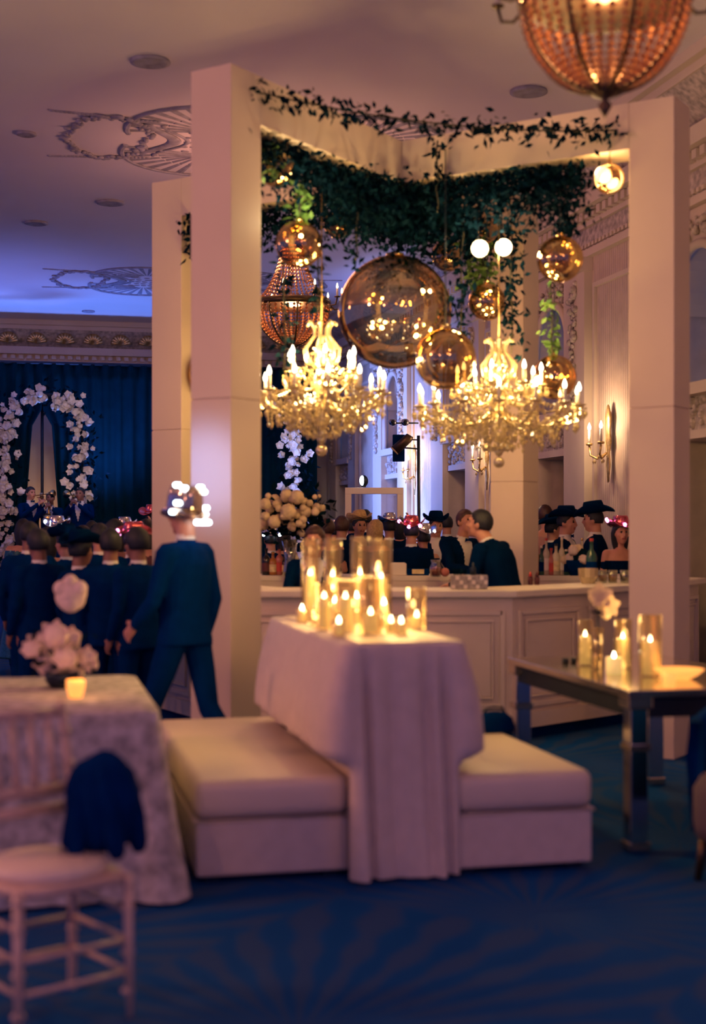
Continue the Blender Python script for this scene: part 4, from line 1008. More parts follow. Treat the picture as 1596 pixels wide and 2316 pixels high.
# big bouquet at the near column end
bq = on_bar(655, 12.75)
t = thing('bar_bouquet', 'big bouquet of warm cream hydrangeas at the column end of the bar', 'flowers', bq)
MB().lathe([(0, 0), (.07, 0), (.06, .05), (.045, .15), (.075, .33), (.07, .33), (.04, .15), (.05, .02), (0, .02)], 18).build('vase', m_bottle, t)
random.seed(21)
HYD = tuple((random.gauss(657, 34), random.gauss(1158, 22), random.uniform(9, 17)) for _ in range(26))+((600, 1140, 22), (622, 1130, 20), (648, 1122, 26), (672, 1124, 27), (610, 1152, 18), (632, 1136, 16), (652, 1158, 31), (690, 1158, 22), (708, 1156, 24), (600, 1168, 18), (620, 1180, 26), (641, 1186, 18), (660, 1190, 18), (676, 1184, 14), (596, 1186, 22), (700, 1138, 14), (712, 1124, 10), (716, 1146, 14), (688, 1135, 16), (630, 1150, 14), (606, 1122, 12), (662, 1140, 16), (672, 1166, 14), (640, 1168, 14), (722, 1122, 7))
for k, (px, py, r) in enumerate(HYD):
    Y = 12.62+.16*math.sin(k*1.9); q = at(px, py, Y)-bq; MB().ell((0, 0, 0), r*Y/F*.58, 20, 14, lump=.22, seed=k, ls=7).build('hydrangea', m_bloom, t, loc=q)
mb = MB()
for k in range(420):
    q = at(random.gauss(655, 40), random.gauss(1170, 26), 12.8+random.uniform(-.12, .12))-bq
    if q.z < .25: continue
    mb.leaf(q, Vector((random.uniform(-1, 1), random.uniform(-1, 1), random.uniform(-.6, 1))), .05, .10)
mb.build('foliage', m_leafd, t, False)['kind'] = 'stuff'

# ================================================================ STAGE: ROSE ARCHES, LAMP STAND, WHITE FRAME
rm = MB(); rm.ell((0, 0, 0), (.055, .055, .05), 8, 6, lump=.15, seed=2)
petals(rm, (0, -.02, 0), 5, .075, .04, 1, .6, ax=Vector((0, -1, .3))); petals(rm, (0, -.03, 0), 4, .05, .03, 1, .7, ax=Vector((.2, -1, .2)))
rose_me = rm.mesh('rose', m_rose)
def rose_arch(cx, label, seed, n=150):
    rnd = random.Random(seed); Y = 25.7
    half = 86*Y/F; top = at(0, 892, Y).z; c = at(cx, 1190, Y); c.z = .5
    t = thing('rose_arch', label, 'flower arch', c, 0, 'white rose arches on the stage')
    sp = top-half*1.02
    path = [(-half, 0, 0), (-half, 0, sp-.5)]+[(-half*math.cos(PI*k/14), 0, sp-.5+half*1.02*math.sin(PI*k/14)) for k in range(15)]+[(half, 0, sp-.5), (half, 0, 0)]
    MB().tube(path, .03, 6).build('hoop', m_darkmetal, t)
    P = [Vector(p) for p in path]; Ls = [(P[i+1]-P[i]).length for i in range(len(P)-1)]; tot = sum(Ls)
    def pt(s):
        s *= tot
        for i, l in enumerate(Ls):
            if s <= l: return P[i].lerp(P[i+1], s/l)
            s -= l
        return P[-1]
    for k in range(n):
        q = pt(rnd.random())+Vector((rnd.gauss(0, .11), rnd.uniform(-.20, -.02), rnd.gauss(0, .10)))
        q.z = max(q.z, .06); o = put('rose', rose_me, t, q); o.scale = [rnd.uniform(.55, 1.2)]*3; o.rotation_euler = (rnd.uniform(-.5, .5), rnd.uniform(0, 6), rnd.uniform(-.6, .6))
    mb = MB()
    for k in range(1300):
        q = pt(rnd.random())+Vector((rnd.gauss(0, .15), rnd.uniform(-.12, .12), rnd.gauss(0, .13))); mb.leaf(q, Vector((rnd.uniform(-1, 1), rnd.uniform(-1, .4), rnd.uniform(-1, 1))), .05, .12)
    mb.build('foliage', m_leafd, t, False)['kind'] = 'stuff'
rose_arch(100, 'white rose arch behind the musicians', 3, 295); rose_arch(579, 'white rose arch seen under the crystal chandelier beside the bouquet', 5, 295)
light('arch_light', 'SPOT', at(150, 1000, 20.0)+Vector((0, 0, 2.2)), 170, (1, .80, .66), .2, at(150, 1020, 25.7), 26, .7)
light('arch_light', 'SPOT', at(640, 1000, 20.5)+Vector((0, 0, 2.2)), 190, (1, .84, .72), .2, at(640, 1030, 25.7), 22, .7)
light('gap_light', 'POINT', room(.25, 28.2, 1.6), 16, (1, .50, .25), .1)
# white standing frame with a flood lamp on top
Yf = 20.0; pl, pr = at(780, 1103, Yf), at(912, 1103, Yf)
t = thing('white_frame', 'plain white standing frame in front of the blue wall', 'frame', Vector(((pl.x+pr.x)/2, Yf, 0)))
wf = pr.x-pl.x; hf = pl.z
for s in (-1, 1): MB().box((s*(wf/2-.045), 0, (hf-.09)/2), (.09, .10, hf-.09)).build('upright', m_white, t, False, bevel=.004)
MB().box((0, 0, hf-.045), (wf, .10, .09)).build('crossbar', m_white, t, False, bevel=.004)
p = at(822, 1102, Yf); t = thing('flood_lamp', 'oval flood lamp shining on top of the white frame', 'lamp', p+Vector((0, 0, .003)))
MB().ell((0, 0, .085), (.065, .06, .085), 16, 10).build('housing', m_darkmetal, t); MB().ell((-.022, -.035, .09), (.036, .035, .07), 14, 10).build('lens', m_led, t); MB().box((0, 0, .008), (.06, .06, .016)).build('foot', m_darkmetal, t, False)
# lamp stand with long par can and bar of heads
Ys = 19.2; b = at(948, 1190, Ys); t = thing('lamp_stand', 'tall stage lamp stand with a long barrel lamp before the blue wall', 'lamp stand', Vector((b.x, Ys, 0)))
def sl(px, py): q = at(px, py, Ys); return (q.x-b.x, 0, q.z)
MB().tube([(0, 0, .25), sl(946, 985)], .022, 8).build('pole', m_darkmetal, t)
for k in range(3): a = k*2.1+.4; MB().tube([(0, 0, .55), (.45*math.cos(a), .45*math.sin(a), .0)], .012, 6).build('leg', m_darkmetal, t)
MB().tube([sl(885, 957), sl(946, 957)], .012, 6).build('crossbar', m_darkmetal, t)
MB().tube([sl(946, 995), sl(923, 994)], .01, 6).build('yoke', m_darkmetal, t)
mb = MB(); mb.tube([sl(927, 985), sl(924, 990), sl(893, 1019)], [.05, .062, .070], 16); cn = mb.build('barrel', m_bronze, t); MB().tube([sl(893.5, 1018.5), sl(891, 1021)], [.066, .066], 16).build('lens', m_paper, cn)
for px in (888, 916):
    q = Vector(sl(px, 955)); MB().ell(q, (.055, .05, .05), 14, 10).build('lamp_head', m_chrome, t); MB().ell(q+Vector((0, -.035, 0)), .03, 12, 8).build('lens', m_darkmetal, t)
MB().box(Vector(sl(902, 1012))+Vector((0, .18, 0)), (.16, .2, .36)).build('speaker', m_black, t, False)
MB().tube([sl(902, 1012), (0, 0.0, sl(902, 1012)[2]-.02)], .012, 6).build('arm', m_darkmetal, t)
# small things on the blue wall
mb = MB(); mb.box((WX-.03, 18.85, 1.66), (.05, .13, .34), M=ROOM); o = mb.build('fire_alarm', m_red, None, False); tag(o, 'narrow red alarm box on the blue-lit wall', 'alarm'); mb = MB(); mb.box((WX-.06, 18.85, 1.58), (.02, .07, .08), M=ROOM); mb.build('button', m_white, o, False)

# ================================================================ PEOPLE
J0 = dict(pelvis=(0, 0, .96), chest=(0, 0, 1.30), neck=(0, .012, 1.49), head=(0, -.018, 1.638), hy=0, hp=0,
          shL=(.182, .012, 1.40), elL=(.235, .03, 1.13), wrL=(.235, -.06, .90), shR=(-.182, .012, 1.40), elR=(-.235, .03, 1.13), wrR=(-.235, -.06, .90),
          hipL=(.09, 0, .93), knL=(.10, -.015, .50), anL=(.10, .03, .085), toL=(.115, -.15, .04), hipR=(-.09, 0, .93), knR=(-.10, -.015, .50), anR=(-.10, .03, .085), toR=(-.115, -.15, .04))
def ringloft(mb, rings, n=20):
    vs = []; fs = []
    for (c, x, y, rx, ry) in rings:
        for k in range(n):
            a = 2*PI*k/n; ca, sa = math.cos(a), math.sin(a)
            ca = math.copysign(abs(ca)**.85, ca); sa = math.copysign(abs(sa)**.85, sa); vs.append(c+x*ca*rx+y*sa*ry)
    m = len(rings)
    for i in range(m-1):
        for k in range(n): fs.append((i*n+k, i*n+(k+1) % n, (i+1)*n+(k+1) % n, (i+1)*n+k))
    fs += [tuple(range(n))[::-1], tuple(range((m-1)*n, m*n))]; mb.add(vs, fs)
def body_mesh(name, J, voxel, style='suit', fingers=False):
    J = {**J0, **J}; g = {k: Vector(p) if hasattr(p, '__len__') else p for k, p in J.items()}
    mb = MB(); Z = Vector((0, 0, 1))
    hx = (g['hipL']-g['hipR']).normalized(); sx = (g['shL']-g['shR']).normalized()
    t1 = (g['chest']-g['pelvis']).normalized(); t2 = (g['neck']-g['chest']).normalized()
    fem = style in ('dress', 'bare')
    def rg(c, t, w, rx, ry):
        x = hx.lerp(sx, w); x = (x-t*x.dot(t)).normalized(); return (c, x, t.cross(x), rx, ry)
    pe, chs, nk = g['pelvis'], g['chest'], g['neck']
    if fem: prof = [(pe-t1*.10, t1, 0, .15, .11), (pe, t1, 0, .175, .125), (pe.lerp(chs, .45), t1, .4, .125, .10), (chs-t1*.04, t1, .9, .155, .12), (chs+t2*.04, t2, 1, .155, .115), (chs.lerp(nk, .6), t2, 1, .15, .085), (nk-t2*.02, t2, 1, .06, .06)]
    else: prof = [(pe-t1*g.get('hem', .155), t1, 0, .192, .142), (pe-t1*g.get('hem', .155)*.5, t1, 0, .19, .140), (pe, t1, 0, .182, .132), (pe.lerp(chs, .42), t1, .4, .168, .122), (chs-t1*.02, t1, .9, .195, .135), (chs+t2*.05, t2, 1, .20, .13), (chs.lerp(nk, .62), t2, 1, .165, .10), (nk-t2*.02, t2, 1, .075, .075)]
    ringloft(mb, [rg(*p) for p in prof])
    if style == 'dress' or style == 'bare':
        ringloft(mb, [rg(pe+Vector((0, 0, .05)), Z, 0, .16, .12), rg(pe-Vector((0, 0, .15)), Z, 0, .20, .16), rg(Vector((pe.x, pe.y, .45)), Z, 0, .24, .2), rg(Vector((pe.x, pe.y, .16)), Z, 0, .29, .25)])
    hm = Matrix.Rotation(R(g['hy']), 3, 'Z') @ Matrix.Rotation(R(g['hp']), 3, 'X'); hd = g['head']
    def H(x, y, z): return hd+hm @ Vector((x, y, z))
    M4 = hm.to_4x4()
    mb.tube([nk-t2*.04, H(0, .02, -.06)], [.066 if not fem else .05, .060 if not fem else .046], 12, round_caps=True)
    mb.ell(H(0, .005, .022), (.076, .096, .098), 16, 12, M=M4); mb.ell(H(0, -.028, -.045), (.060, .066, .074), 14, 10, M=M4)
    mb.ell(H(0, -.066, -.098), (.028, .026, .022), 10, 8, M=M4)                                   # chin
    mb.tube([H(0, -.088, .028), H(0, -.108, -.012), H(0, -.112, -.026)], [.010, .014, .017], 8, round_caps=True)   # nose
    mb.tube([H(-.04, -.082, .036), H(.04, -.082, .036)], .014, 8, round_caps=True)                # brow
    mb.tube([H(-.022, -.088, -.062), H(.022, -.088, -.062)], .012, 8, round_caps=True)            # lips
    for s in (-1, 1):
        mb.ell(H(s*.045, -.068, -.022), (.024, .022, .022), 8, 6, M=M4); mb.ell(H(s*.078, .008, -.005), (.012, .024, .034), 10, 8, M=M4)
    for s in 'LR':
        a = 1.0 if not fem else .74
        mb.tube([g['sh'+s], g['sh'+s].lerp(g['el'+s], .45), g['el'+s], g['el'+s].lerp(g['wr'+s], .4), g['wr'+s]], [.070*a, .060*a, .050*a, .048*a, .037*a], 12, round_caps=True)
        mb.tube([chs.lerp(nk, .55), g['sh'+s]], [.08*a, .068*a], 10, round_caps=True)
        f = (g['wr'+s]-g['el'+s]).normalized(); pd = Vector(g.get('palm'+s, (1 if s == 'R' else -1, 0, 0))); pd = (pd-f*pd.dot(f)).normalized(); sd = f.cross(pd)*(1 if s == 'L' else -1)
        w = g['wr'+s]; curl = g.get('curl'+s, .35)
        Mh = Matrix((sd, f, pd)).transposed().to_4x4()
        mb.tube([w-f*.03, w+f*.02], [.026, .028], 10, round_caps=True)
        mb.ell(w+f*.055, (.040, .052, .020), 12, 8, M=Mh)
        for k, (o, L) in enumerate(((-.029, .066), (-.010, .078), (.010, .074), (.029, .060))):
            p0 = w+f*.085+sd*o; d1 = (f+pd*curl*.5+sd*o*4).normalized(); d2 = (f+pd*curl*1.8).normalized(); d3 = (f*.6+pd*curl*3).normalized()
            q1 = p0+d1*L*.45; q2 = q1+d2*L*.32; mb.tube([p0, q1, q2, q2+d3*L*.25], [.0105, .0098, .009, .008], 8, round_caps=True)
        p0 = w+f*.03-sd*.034; q1 = p0+(f*.6-sd*.8+pd*.3).normalized()*.038; mb.tube([p0, q1, q1+(f-sd*.15+pd*.4).normalized()*.034], [.014, .0115, .009], 8, round_caps=True)
        mb.tube([g['hip'+s], g['hip'+s].lerp(g['kn'+s], .5), g['kn'+s], g['kn'+s].lerp(g['an'+s], .45), g['an'+s]], [.098, .086, .068, .064, .055], 12, round_caps=True)
        ft = (g['to'+s]-g['an'+s]); ft.z = 0; ft.normalize(); base = Vector((g['an'+s].x, g['an'+s].y, g['an'+s].z-.05))
        mb.tube([base-ft*.05+Vector((0, 0, .005)), base+ft*.05, g['to'+s]], [.040, .042, .034], 10, round_caps=True)
    me0 = mb.mesh('tmp', m_skin); ob = bpy.data.objects.new('tmp', me0); COL.objects.link(ob)
    r = ob.modifiers.new('r', 'REMESH'); r.mode = 'VOXEL'; r.voxel_size = voxel; r.use_smooth_shade = True
    s = ob.modifiers.new('s', 'SMOOTH'); s.factor = .5; s.iterations = 2 if fingers else 3
    dg = bpy.context.evaluated_depsgraph_get(); dg.update(); me = bpy.data.meshes.new_from_object(ob.evaluated_get(dg)); me.name = name
    bpy.data.objects.remove(ob); bpy.data.meshes.remove(me0)
    zmin = min(q.co.z for q in me.vertices); me.transform(Matrix.Translation((0, 0, -zmin)))
    for k, p in list(g.items()):
        if isinstance(p, Vector) and not k.startswith('palm'): g[k] = p-Vector((0, 0, zmin))
    chs, nk, hd = g['chest'], g['neck'], g['head']
    # material slots: 0 skin 1 suit 2 shirt 3 shoe 4 eye 5 lips
    me.materials.clear()
    for m in (m_skin, m_navy, m_shirt, m_black, m_eye, m_lips): me.materials.append(m)
    hi = hm.inverted(); cx = (sx-t2*sx.dot(t2)).normalized(); cy = t2.cross(cx); idx = []
    arms = [(g['el'+s], g['wr'+s]) for s in 'LR']
    for p in me.polygons:
        c = p.center; q = hi @ (c-hd); mi = 1
        if (c-nk).dot(t2) > (.0 if not fem else -.04) and (q.length < .2): mi = 0
        if style == 'bare' and (c-chs).dot(t2) > .03: mi = 0
        if style == 'dress' and (c-chs).dot(t2) > .10: mi = 0
        for (e, w) in arms:
            f = (w-e).normalized()
            if (c-w).dot(f) > (.012 if not fem else -.5) and (c-w).length < (.2 if not fem else .40) and ((c-w)-f*(c-w).dot(f)).length < .09: mi = 0
        if mi == 1:
            l = c-chs; lx, ly, lz = l.dot(cx), l.dot(cy), l.dot(t2)
            if style == 'suit' and ly < -.02 and -.16 < lz < .20 and abs(lx) < .085*(lz+.16)/.34+.004 and p.normal.dot(-cy) > .2: mi = 2
            if c.z < .095: mi = 3
        if mi == 0 and q.length < .17:
            for s in (-1, 1):
                if (q-Vector((s*.031, -.088, .012))).length < .014: mi = 4
            if abs(q.x) < .026 and abs(q.z+.062) < .009 and q.y < -.075: mi = 5
        if style == 'suit' and mi == 0 and q.length < .2 and (c-nk).dot(t2) < .022: mi = 2
        idx.append(mi)
    me.polygons.foreach_set('material_index', idx); me.update()
    info = dict(g=g, hm=hm, hd=hd, nk=nk, chs=chs, cx=cx, cy=cy, t2=t2)
    return me, info
def head_mat(info): return Matrix.Translation(info['hd']) @ info['hm'].to_4x4()
def hair_mesh(long=0, seed=1, big=1.0):
    mb = MB(); nu, nv = 26, 18; vs = []; fs = []
    for i in range(nv+1):
        b = -PI/2+PI*i/nv
        for k in range(nu):
            a = 2*PI*k/nu; d = Vector((math.cos(b)*math.cos(a), math.cos(b)*math.sin(a), math.sin(b)))
            front = max(0, -d.y); line = -.62+1.25*front**.8
            on = d.z > line
            kf = (1.10+.05*noise.noise(d*5+Vector((seed, 0, 0))))*big if on else .80
            p = Vector((d.x*.078*kf, d.y*.099*kf+.006, d.z*.101*kf+.022))
            if long and d.y > -.15 and d.z < .1: p = Vector((d.x*.098*big, d.y*.105*big+.012, d.z*(.10+long)*1.0+.0))
            vs.append(p)
    for i in range(nv):
        for k in range(nu): fs.append((i*nu+k, i*nu+(k+1) % nu, (i+1)*nu+(k+1) % nu, (i+1)*nu+k))
    mb.add(vs, fs); return mb.mesh('hair', m_hair)
hair_me = {k: hair_mesh(l, s, b) for k, l, s, b in (('short', 0, 1, 1), ('full', 0, 4, 1.1), ('long', .16, 2, 1.05))}
def cowboy(mat, mat2, parent, M0, sc=1.0, leds=None, bw=1.0):
    """hat: creased crown with a rolled brim and a band"""
    mb = MB(); n = 28; rings = []
    for (z, rx, ry) in ((0, .088, .105), (.05, .086, .102), (.09, .078, .095), (.115, .066, .085), (.118, .045, .06), (.10, .015, .035)): rings.append((Vector((0, 0, z)), Vector((1, 0, 0)), Vector((0, 1, 0)), rx, ry))
    ringloft(mb, rings, n); mb.v = [tuple(Vector(p)*sc) for p in mb.v]; hat = mb.build('hat', mat, parent); hat.matrix_basis = M0
    vs = []; fs = []
    for j in range(6):
        t = j/5
        for k in range(n):
            a = 2*PI*k/n; up = .085*t*t*abs(math.cos(a))**1.5-.02*t*abs(math.sin(a))
            vs.append(Vector(((.086+.098*bw*t)*math.cos(a)*(1-.18*t*abs(math.cos(a))), (.103+.095*bw*t)*math.sin(a), .004+up*bw))*sc)
    for j in range(5):
        for k in range(n): fs.append((j*n+k, j*n+(k+1) % n, (j+1)*n+(k+1) % n, (j+1)*n+k))
    mb = MB(); mb.add(vs, fs); br = mb.build('brim', mat, hat); s = br.modifiers.new('t', 'SOLIDIFY'); s.thickness = .006*sc
    mb = MB(); mb.tube([Vector((.090*math.cos(2*PI*k/n), .107*math.sin(2*PI*k/n), .015))*sc for k in range(n+1)], .007*sc, 6); mb.build('hat_band', mat2, hat)
    for (x, y, z) in (leds or ()):
        MB().ell((0, 0, 0), .020, 8, 6).build('light', m_ledp if mat == m_foil else m_led, hat, loc=Vector((x, y, z))*sc)
    return hat
HATM = lambda info, tilt=0, roll=0, dz=.075: head_mat(info) @ Matrix.Translation((0, .008, dz)) @ Matrix.Rotation(R(tilt), 4, 'X') @ Matrix.Rotation(R(roll), 4, 'Y')
def person(label, mi, loc, rz, sc=1.0, suit=None, skin=None, hair='short', hmat=None, hat=None, group='party guests', tie=False, tilt=0, leds=None, hatsc=1.02, shirt=None):
    me, info = mi
    t = thing('person', label, 'person', loc, rz, group); t.scale = (sc, sc, sc)
    b = put('body', me, t)
    for k, m in ((0, skin), (1, suit), (2, shirt)):
        if m: b.material_slots[k].link = 'OBJECT'; b.material_slots[k].material = m
    if hair:
        h = put('hair', hair_me[hair], t); h.matrix_basis = head_mat(info)
        if hmat: h.material_slots[0].link = 'OBJECT'; h.material_slots[0].material = hmat
    if hat: cowboy(hat[0], hat[1], t, HATM(info, tilt), hatsc, leds)
    if tie:
        p = info['nk']+info['t2']*.0-info['cy']*.085; mb = MB()
        for s in (-1, 1): mb.add([p+info['cx']*s*.004+info['t2']*.008, p+info['cx']*s*.045+info['t2']*.022-info['cy']*.01, p+info['cx']*s*.045-info['t2']*.022-info['cy']*.01, p+info['cx']*s*.004-info['t2']*.008, p-info['cy']*.02], [(0, 1, 4), (1, 2, 4), (2, 3, 4), (0, 3, 2, 1)])
        mb.ell(p-info['cy']*.012, .011, 8, 6); mb.build('bow_tie', m_black, t, False)
    return t

# --- poses
WALK = body_mesh('walking_body', dict(pelvis=(0, 0, .945), hipL=(.09, -.01, .915), hipR=(-.09, .01, .915), knL=(.10, -.20, .52), anL=(.10, -.27, .11), toL=(.11, -.45, .07), knR=(-.10, .12, .50), anR=(-.10, .44, .17), toR=(-.11, .30, .06),
    shL=(.195, .03, 1.40), shR=(-.195, -.02, 1.40), elR=(-.225, .05, 1.13), wrR=(-.20, -.02, .90), elL=(.25, -.03, 1.13), wrL=(.25, -.20, .99), hp=4, hem=.07), .010, 'suit', True)
LEAN = body_mesh('leaning_body', dict(chest=(-.01, -.11, 1.28), neck=(-.02, -.20, 1.44), head=(-.03, -.285, 1.585), hp=-10, hy=8, shL=(.18, -.16, 1.37), shR=(-.20, -.16, 1.38), elL=(.26, -.20, 1.12), wrL=(.20, -.42, 1.08), elR=(-.26, -.30, 1.16), wrR=(-.18, -.50, 1.14), palmL=(0, 0, -1), palmR=(0, 0, -1), curlL=.2, curlR=.25), .010, 'suit', True)
TURN = body_mesh('reaching_body', dict(chest=(.0, -.06, 1.30), neck=(0, -.11, 1.475), head=(-.01, -.175, 1.63), hp=-8, hy=0, shL=(.195, -.05, 1.40), shR=(-.195, -.08, 1.41), elL=(.27, -.12, 1.15), wrL=(.14, -.34, 1.12), elR=(-.26, -.26, 1.18), wrR=(-.12, -.48, 1.14), palmL=(0, 0, -1), palmR=(0, 0, -1)), .010, 'suit', True)
REST = body_mesh('resting_body', dict(chest=(0, -.05, 1.28), neck=(0, -.09, 1.45), head=(0, -.14, 1.60), hy=-25, shL=(.16, -.05, 1.38), shR=(-.16, -.05, 1.38), elR=(-.24, -.16, 1.20), wrR=(-.20, -.40, 1.115), palmR=(0, 0, -1), elL=(.22, .0, 1.15)), .011, 'suit', True)
STAND = body_mesh('standing_body', dict(), .016)
CHEER = body_mesh('cheering_body', dict(elR=(-.30, -.10, 1.50), wrR=(-.24, -.22, 1.72), hy=20, elL=(.25, -.05, 1.16), wrL=(.16, -.25, 1.20)), .016)
PLAY = body_mesh('playing_body', dict(elR=(-.28, -.14, 1.22), wrR=(-.06, -.34, 1.44), elL=(.28, -.14, 1.22), wrL=(.05, -.30, 1.46), hp=-4), .014)
DRESS = body_mesh('dress_body', dict(shL=(.15, .012, 1.41), shR=(-.15, .012, 1.41), elL=(.21, .02, 1.15), elR=(-.21, .02, 1.15), wrL=(.20, -.10, .95), wrR=(-.18, -.20, 1.05)), .015, 'dress')
BARE = body_mesh('bare_shoulder_body', dict(shL=(.155, .012, 1.41), shR=(-.155, .012, 1.41), elL=(.23, .02, 1.16), elR=(-.22, -.02, 1.16), wrL=(.12, -.20, 1.10), wrR=(-.10, -.22, 1.09)), .012, 'bare')

def floor_at(px, Y): return Vector(((px-CX)/F*Y, Y, 0))
def scale_for(py, Y, h=1.785): return (E-(py-HY)/F*Y)/h
# --- the walking man
w = person('man in dark suit and clear light-up hat walking past the near column', WALK, floor_at(418, 8.15), R(230), scale_for(1096, 8.15), m_navy, hair='short', hat=None, group='party guests')
w.scale = (w.scale[0]*.88, w.scale[1]*.92, w.scale[2])
hat = cowboy(m_acryl, m_acryl, w, HATM(WALK[1], -10, 0, -.03) @ Matrix.Diagonal((1, 1, 1.35, 1)), 1.22, None, .42)
for (x, y, z) in ((.13, .03, .03), (.125, .06, .07), (-.135, .05, .02), (-.13, .06, .05), (-.045, .17, -.005), (.0, .175, -.005), (.04, .17, -.005), (.085, .07, .135), (.11, .03, .145), (-.05, .08, .14), (-.10, .06, .12)):
    MB().tube([(-.022, 0, 0), (.022, 0, 0)], .011, 8, round_caps=True).build('light', m_led, hat, loc=(x, y, z))
# --- at the bar
person('dark-haired bartender in black jacket, back turned, leaning to the guest', LEAN, floor_at(1148, 11.35), R(-125), .965, m_tux, hair='short', hmat=m_hair, group='bar staff')
person('guest in tuxedo and bow tie reaching over the counter to the bartender', TURN, floor_at(1030, 13.78), R(34), .955, m_tux, hair='short', hmat=m_hair2, tie=True)
person('auburn-haired bartender in black resting an arm on the front of the bar', REST, floor_at(703, 10.95), R(15), scale_for(1178, 10.95), m_tux, hair='full', hmat=m_hair2, group='bar staff')
# --- guests beyond the bar
G2 = [ (740, 1168, 15.2, DRESS, 190, dict(suit=m_tux, hair='full', hmat=m_hair2), 'guest with auburn hair nearest the big bouquet, seen from behind'),
 (772, 1163, 15.8, STAND, 160, dict(suit=m_tux, hair='full', hmat=m_hair2), 'guest with thick brown hair left of the straw hat'),
 (812, 1152, 16.2, STAND, 20, dict(hat=(m_straw, m_bronze), suit=m_tux, tilt=-12), 'guest in straw cowboy hat behind the candle cylinders'),
 (826, 1147, 17.5, STAND, 185, dict(suit=m_tux, skin=m_skin2), 'tall dark-haired guest standing before the white frame'),
 (848, 1170, 15.0, DRESS, 150, dict(suit=m_tux, hair='long', hmat=m_hair3), 'blond guest with long hair next to the straw hat'),
 (880, 1158, 16.8, CHEER, 170, dict(hat=(m_silver, m_foil), suit=m_tux, tilt=10, leds=((.1, -.1, .06), (-.1, -.12, .04))), 'guest in silver mirrored cowboy hat before the blue wall'),
 (930, 1162, 13.9, STAND, 175, dict(hat=(m_foil, m_foil), suit=m_tux, leds=((.13, .05, .05), (-.1, .12, .0), (.02, .16, -.01))), 'guest in glossy pink cowboy hat beyond the far counter'),
 (958, 1180, 14.6, DRESS, 200, dict(hat=(m_silver, m_silver), suit=m_tux, leds=((-.1, .1, .02),)), 'shorter guest in silver hat at the elbow of the pink hat'),
 (985, 1152, 15.5, STAND, 10, dict(hat=(m_felt, m_felt), suit=m_tux), 'guest in black cowboy hat beside the tuxedoed guest'),
 (1010, 1160, 17.8, STAND, 175, dict(suit=m_tux), 'dark-suited guest half hidden behind the black cowboy hat'),
 (1128, 1168, 15.6, STAND, 150, dict(suit=m_tux, leds=None, hat=(m_foil, m_foil)), 'guest in pink hat peeking past the bartender beside the far column'),
 (905, 1166, 18.2, DRESS, 165, dict(suit=m_dress, hair='long'), 'guest in wine dress between the silver hat and the pink hat'),
 (795, 1168, 18.0, DRESS, 185, dict(suit=m_teal, hair='full'), 'guest in sequin dress behind the straw hat'),
 (756, 1172, 18.5, CHEER, 175, dict(hat=(m_silver, m_silver), suit=m_tux, leds=((-.1, .1, .03), (.08, .12, .02))), 'guest in silver hat close to the edge of the drape'),
 (640, 1188, 16.0, DRESS, 170, dict(suit=m_dress, hair='long'), 'guest in wine dress behind the row of bottles'),
 (612, 1186, 15.0, STAND, 190, dict(suit=m_tux, hat=(m_silver, m_silver), leds=((-.1, .12, .0), (.1, .12, .0))), 'guest in silver hat behind the bottles next to the column'),
 (1248, 1160, 15.6, STAND, 100, dict(suit=m_tux, hat=(m_felt, m_felt), skin=m_skin), 'dark-suited guest in black hat closest to the far column'),
 (1278, 1140, 14.7, STAND, 60, dict(suit=m_tux, hat=(m_felt, m_felt), tie=True), 'guest in black hat and suit talking before the open doorway'),
 (1345, 1132, 14.5, STAND, 250, dict(suit=m_tux, hat=(m_felt, m_felt), tilt=8, hatsc=1.12), 'broad guest in wide black hat talking beside the pink-hatted woman'),
 (1232, 1138, 17.0, DRESS, 175, dict(suit=m_blush, hair='full', hmat=m_hair2), 'distant guest at the edge of the far column by the doorway') ]
for (px, py, Y, B, rz, kw, lab) in G2: person(lab, B, floor_at(px, Y), R(rz), scale_for(py, Y, 1.80+(.05 if kw.get('hat') else 0)), **kw)
person('bare-shouldered woman in pink light-up hat at the end of the bar', BARE, floor_at(1402, 13.75), R(12), scale_for(1163, 13.75, 1.85), m_tux, hair='long', hat=(m_foil, m_foil), leds=((-.17, -.05, .06), (-.15, .02, .075), (.0, -.12, .02)))
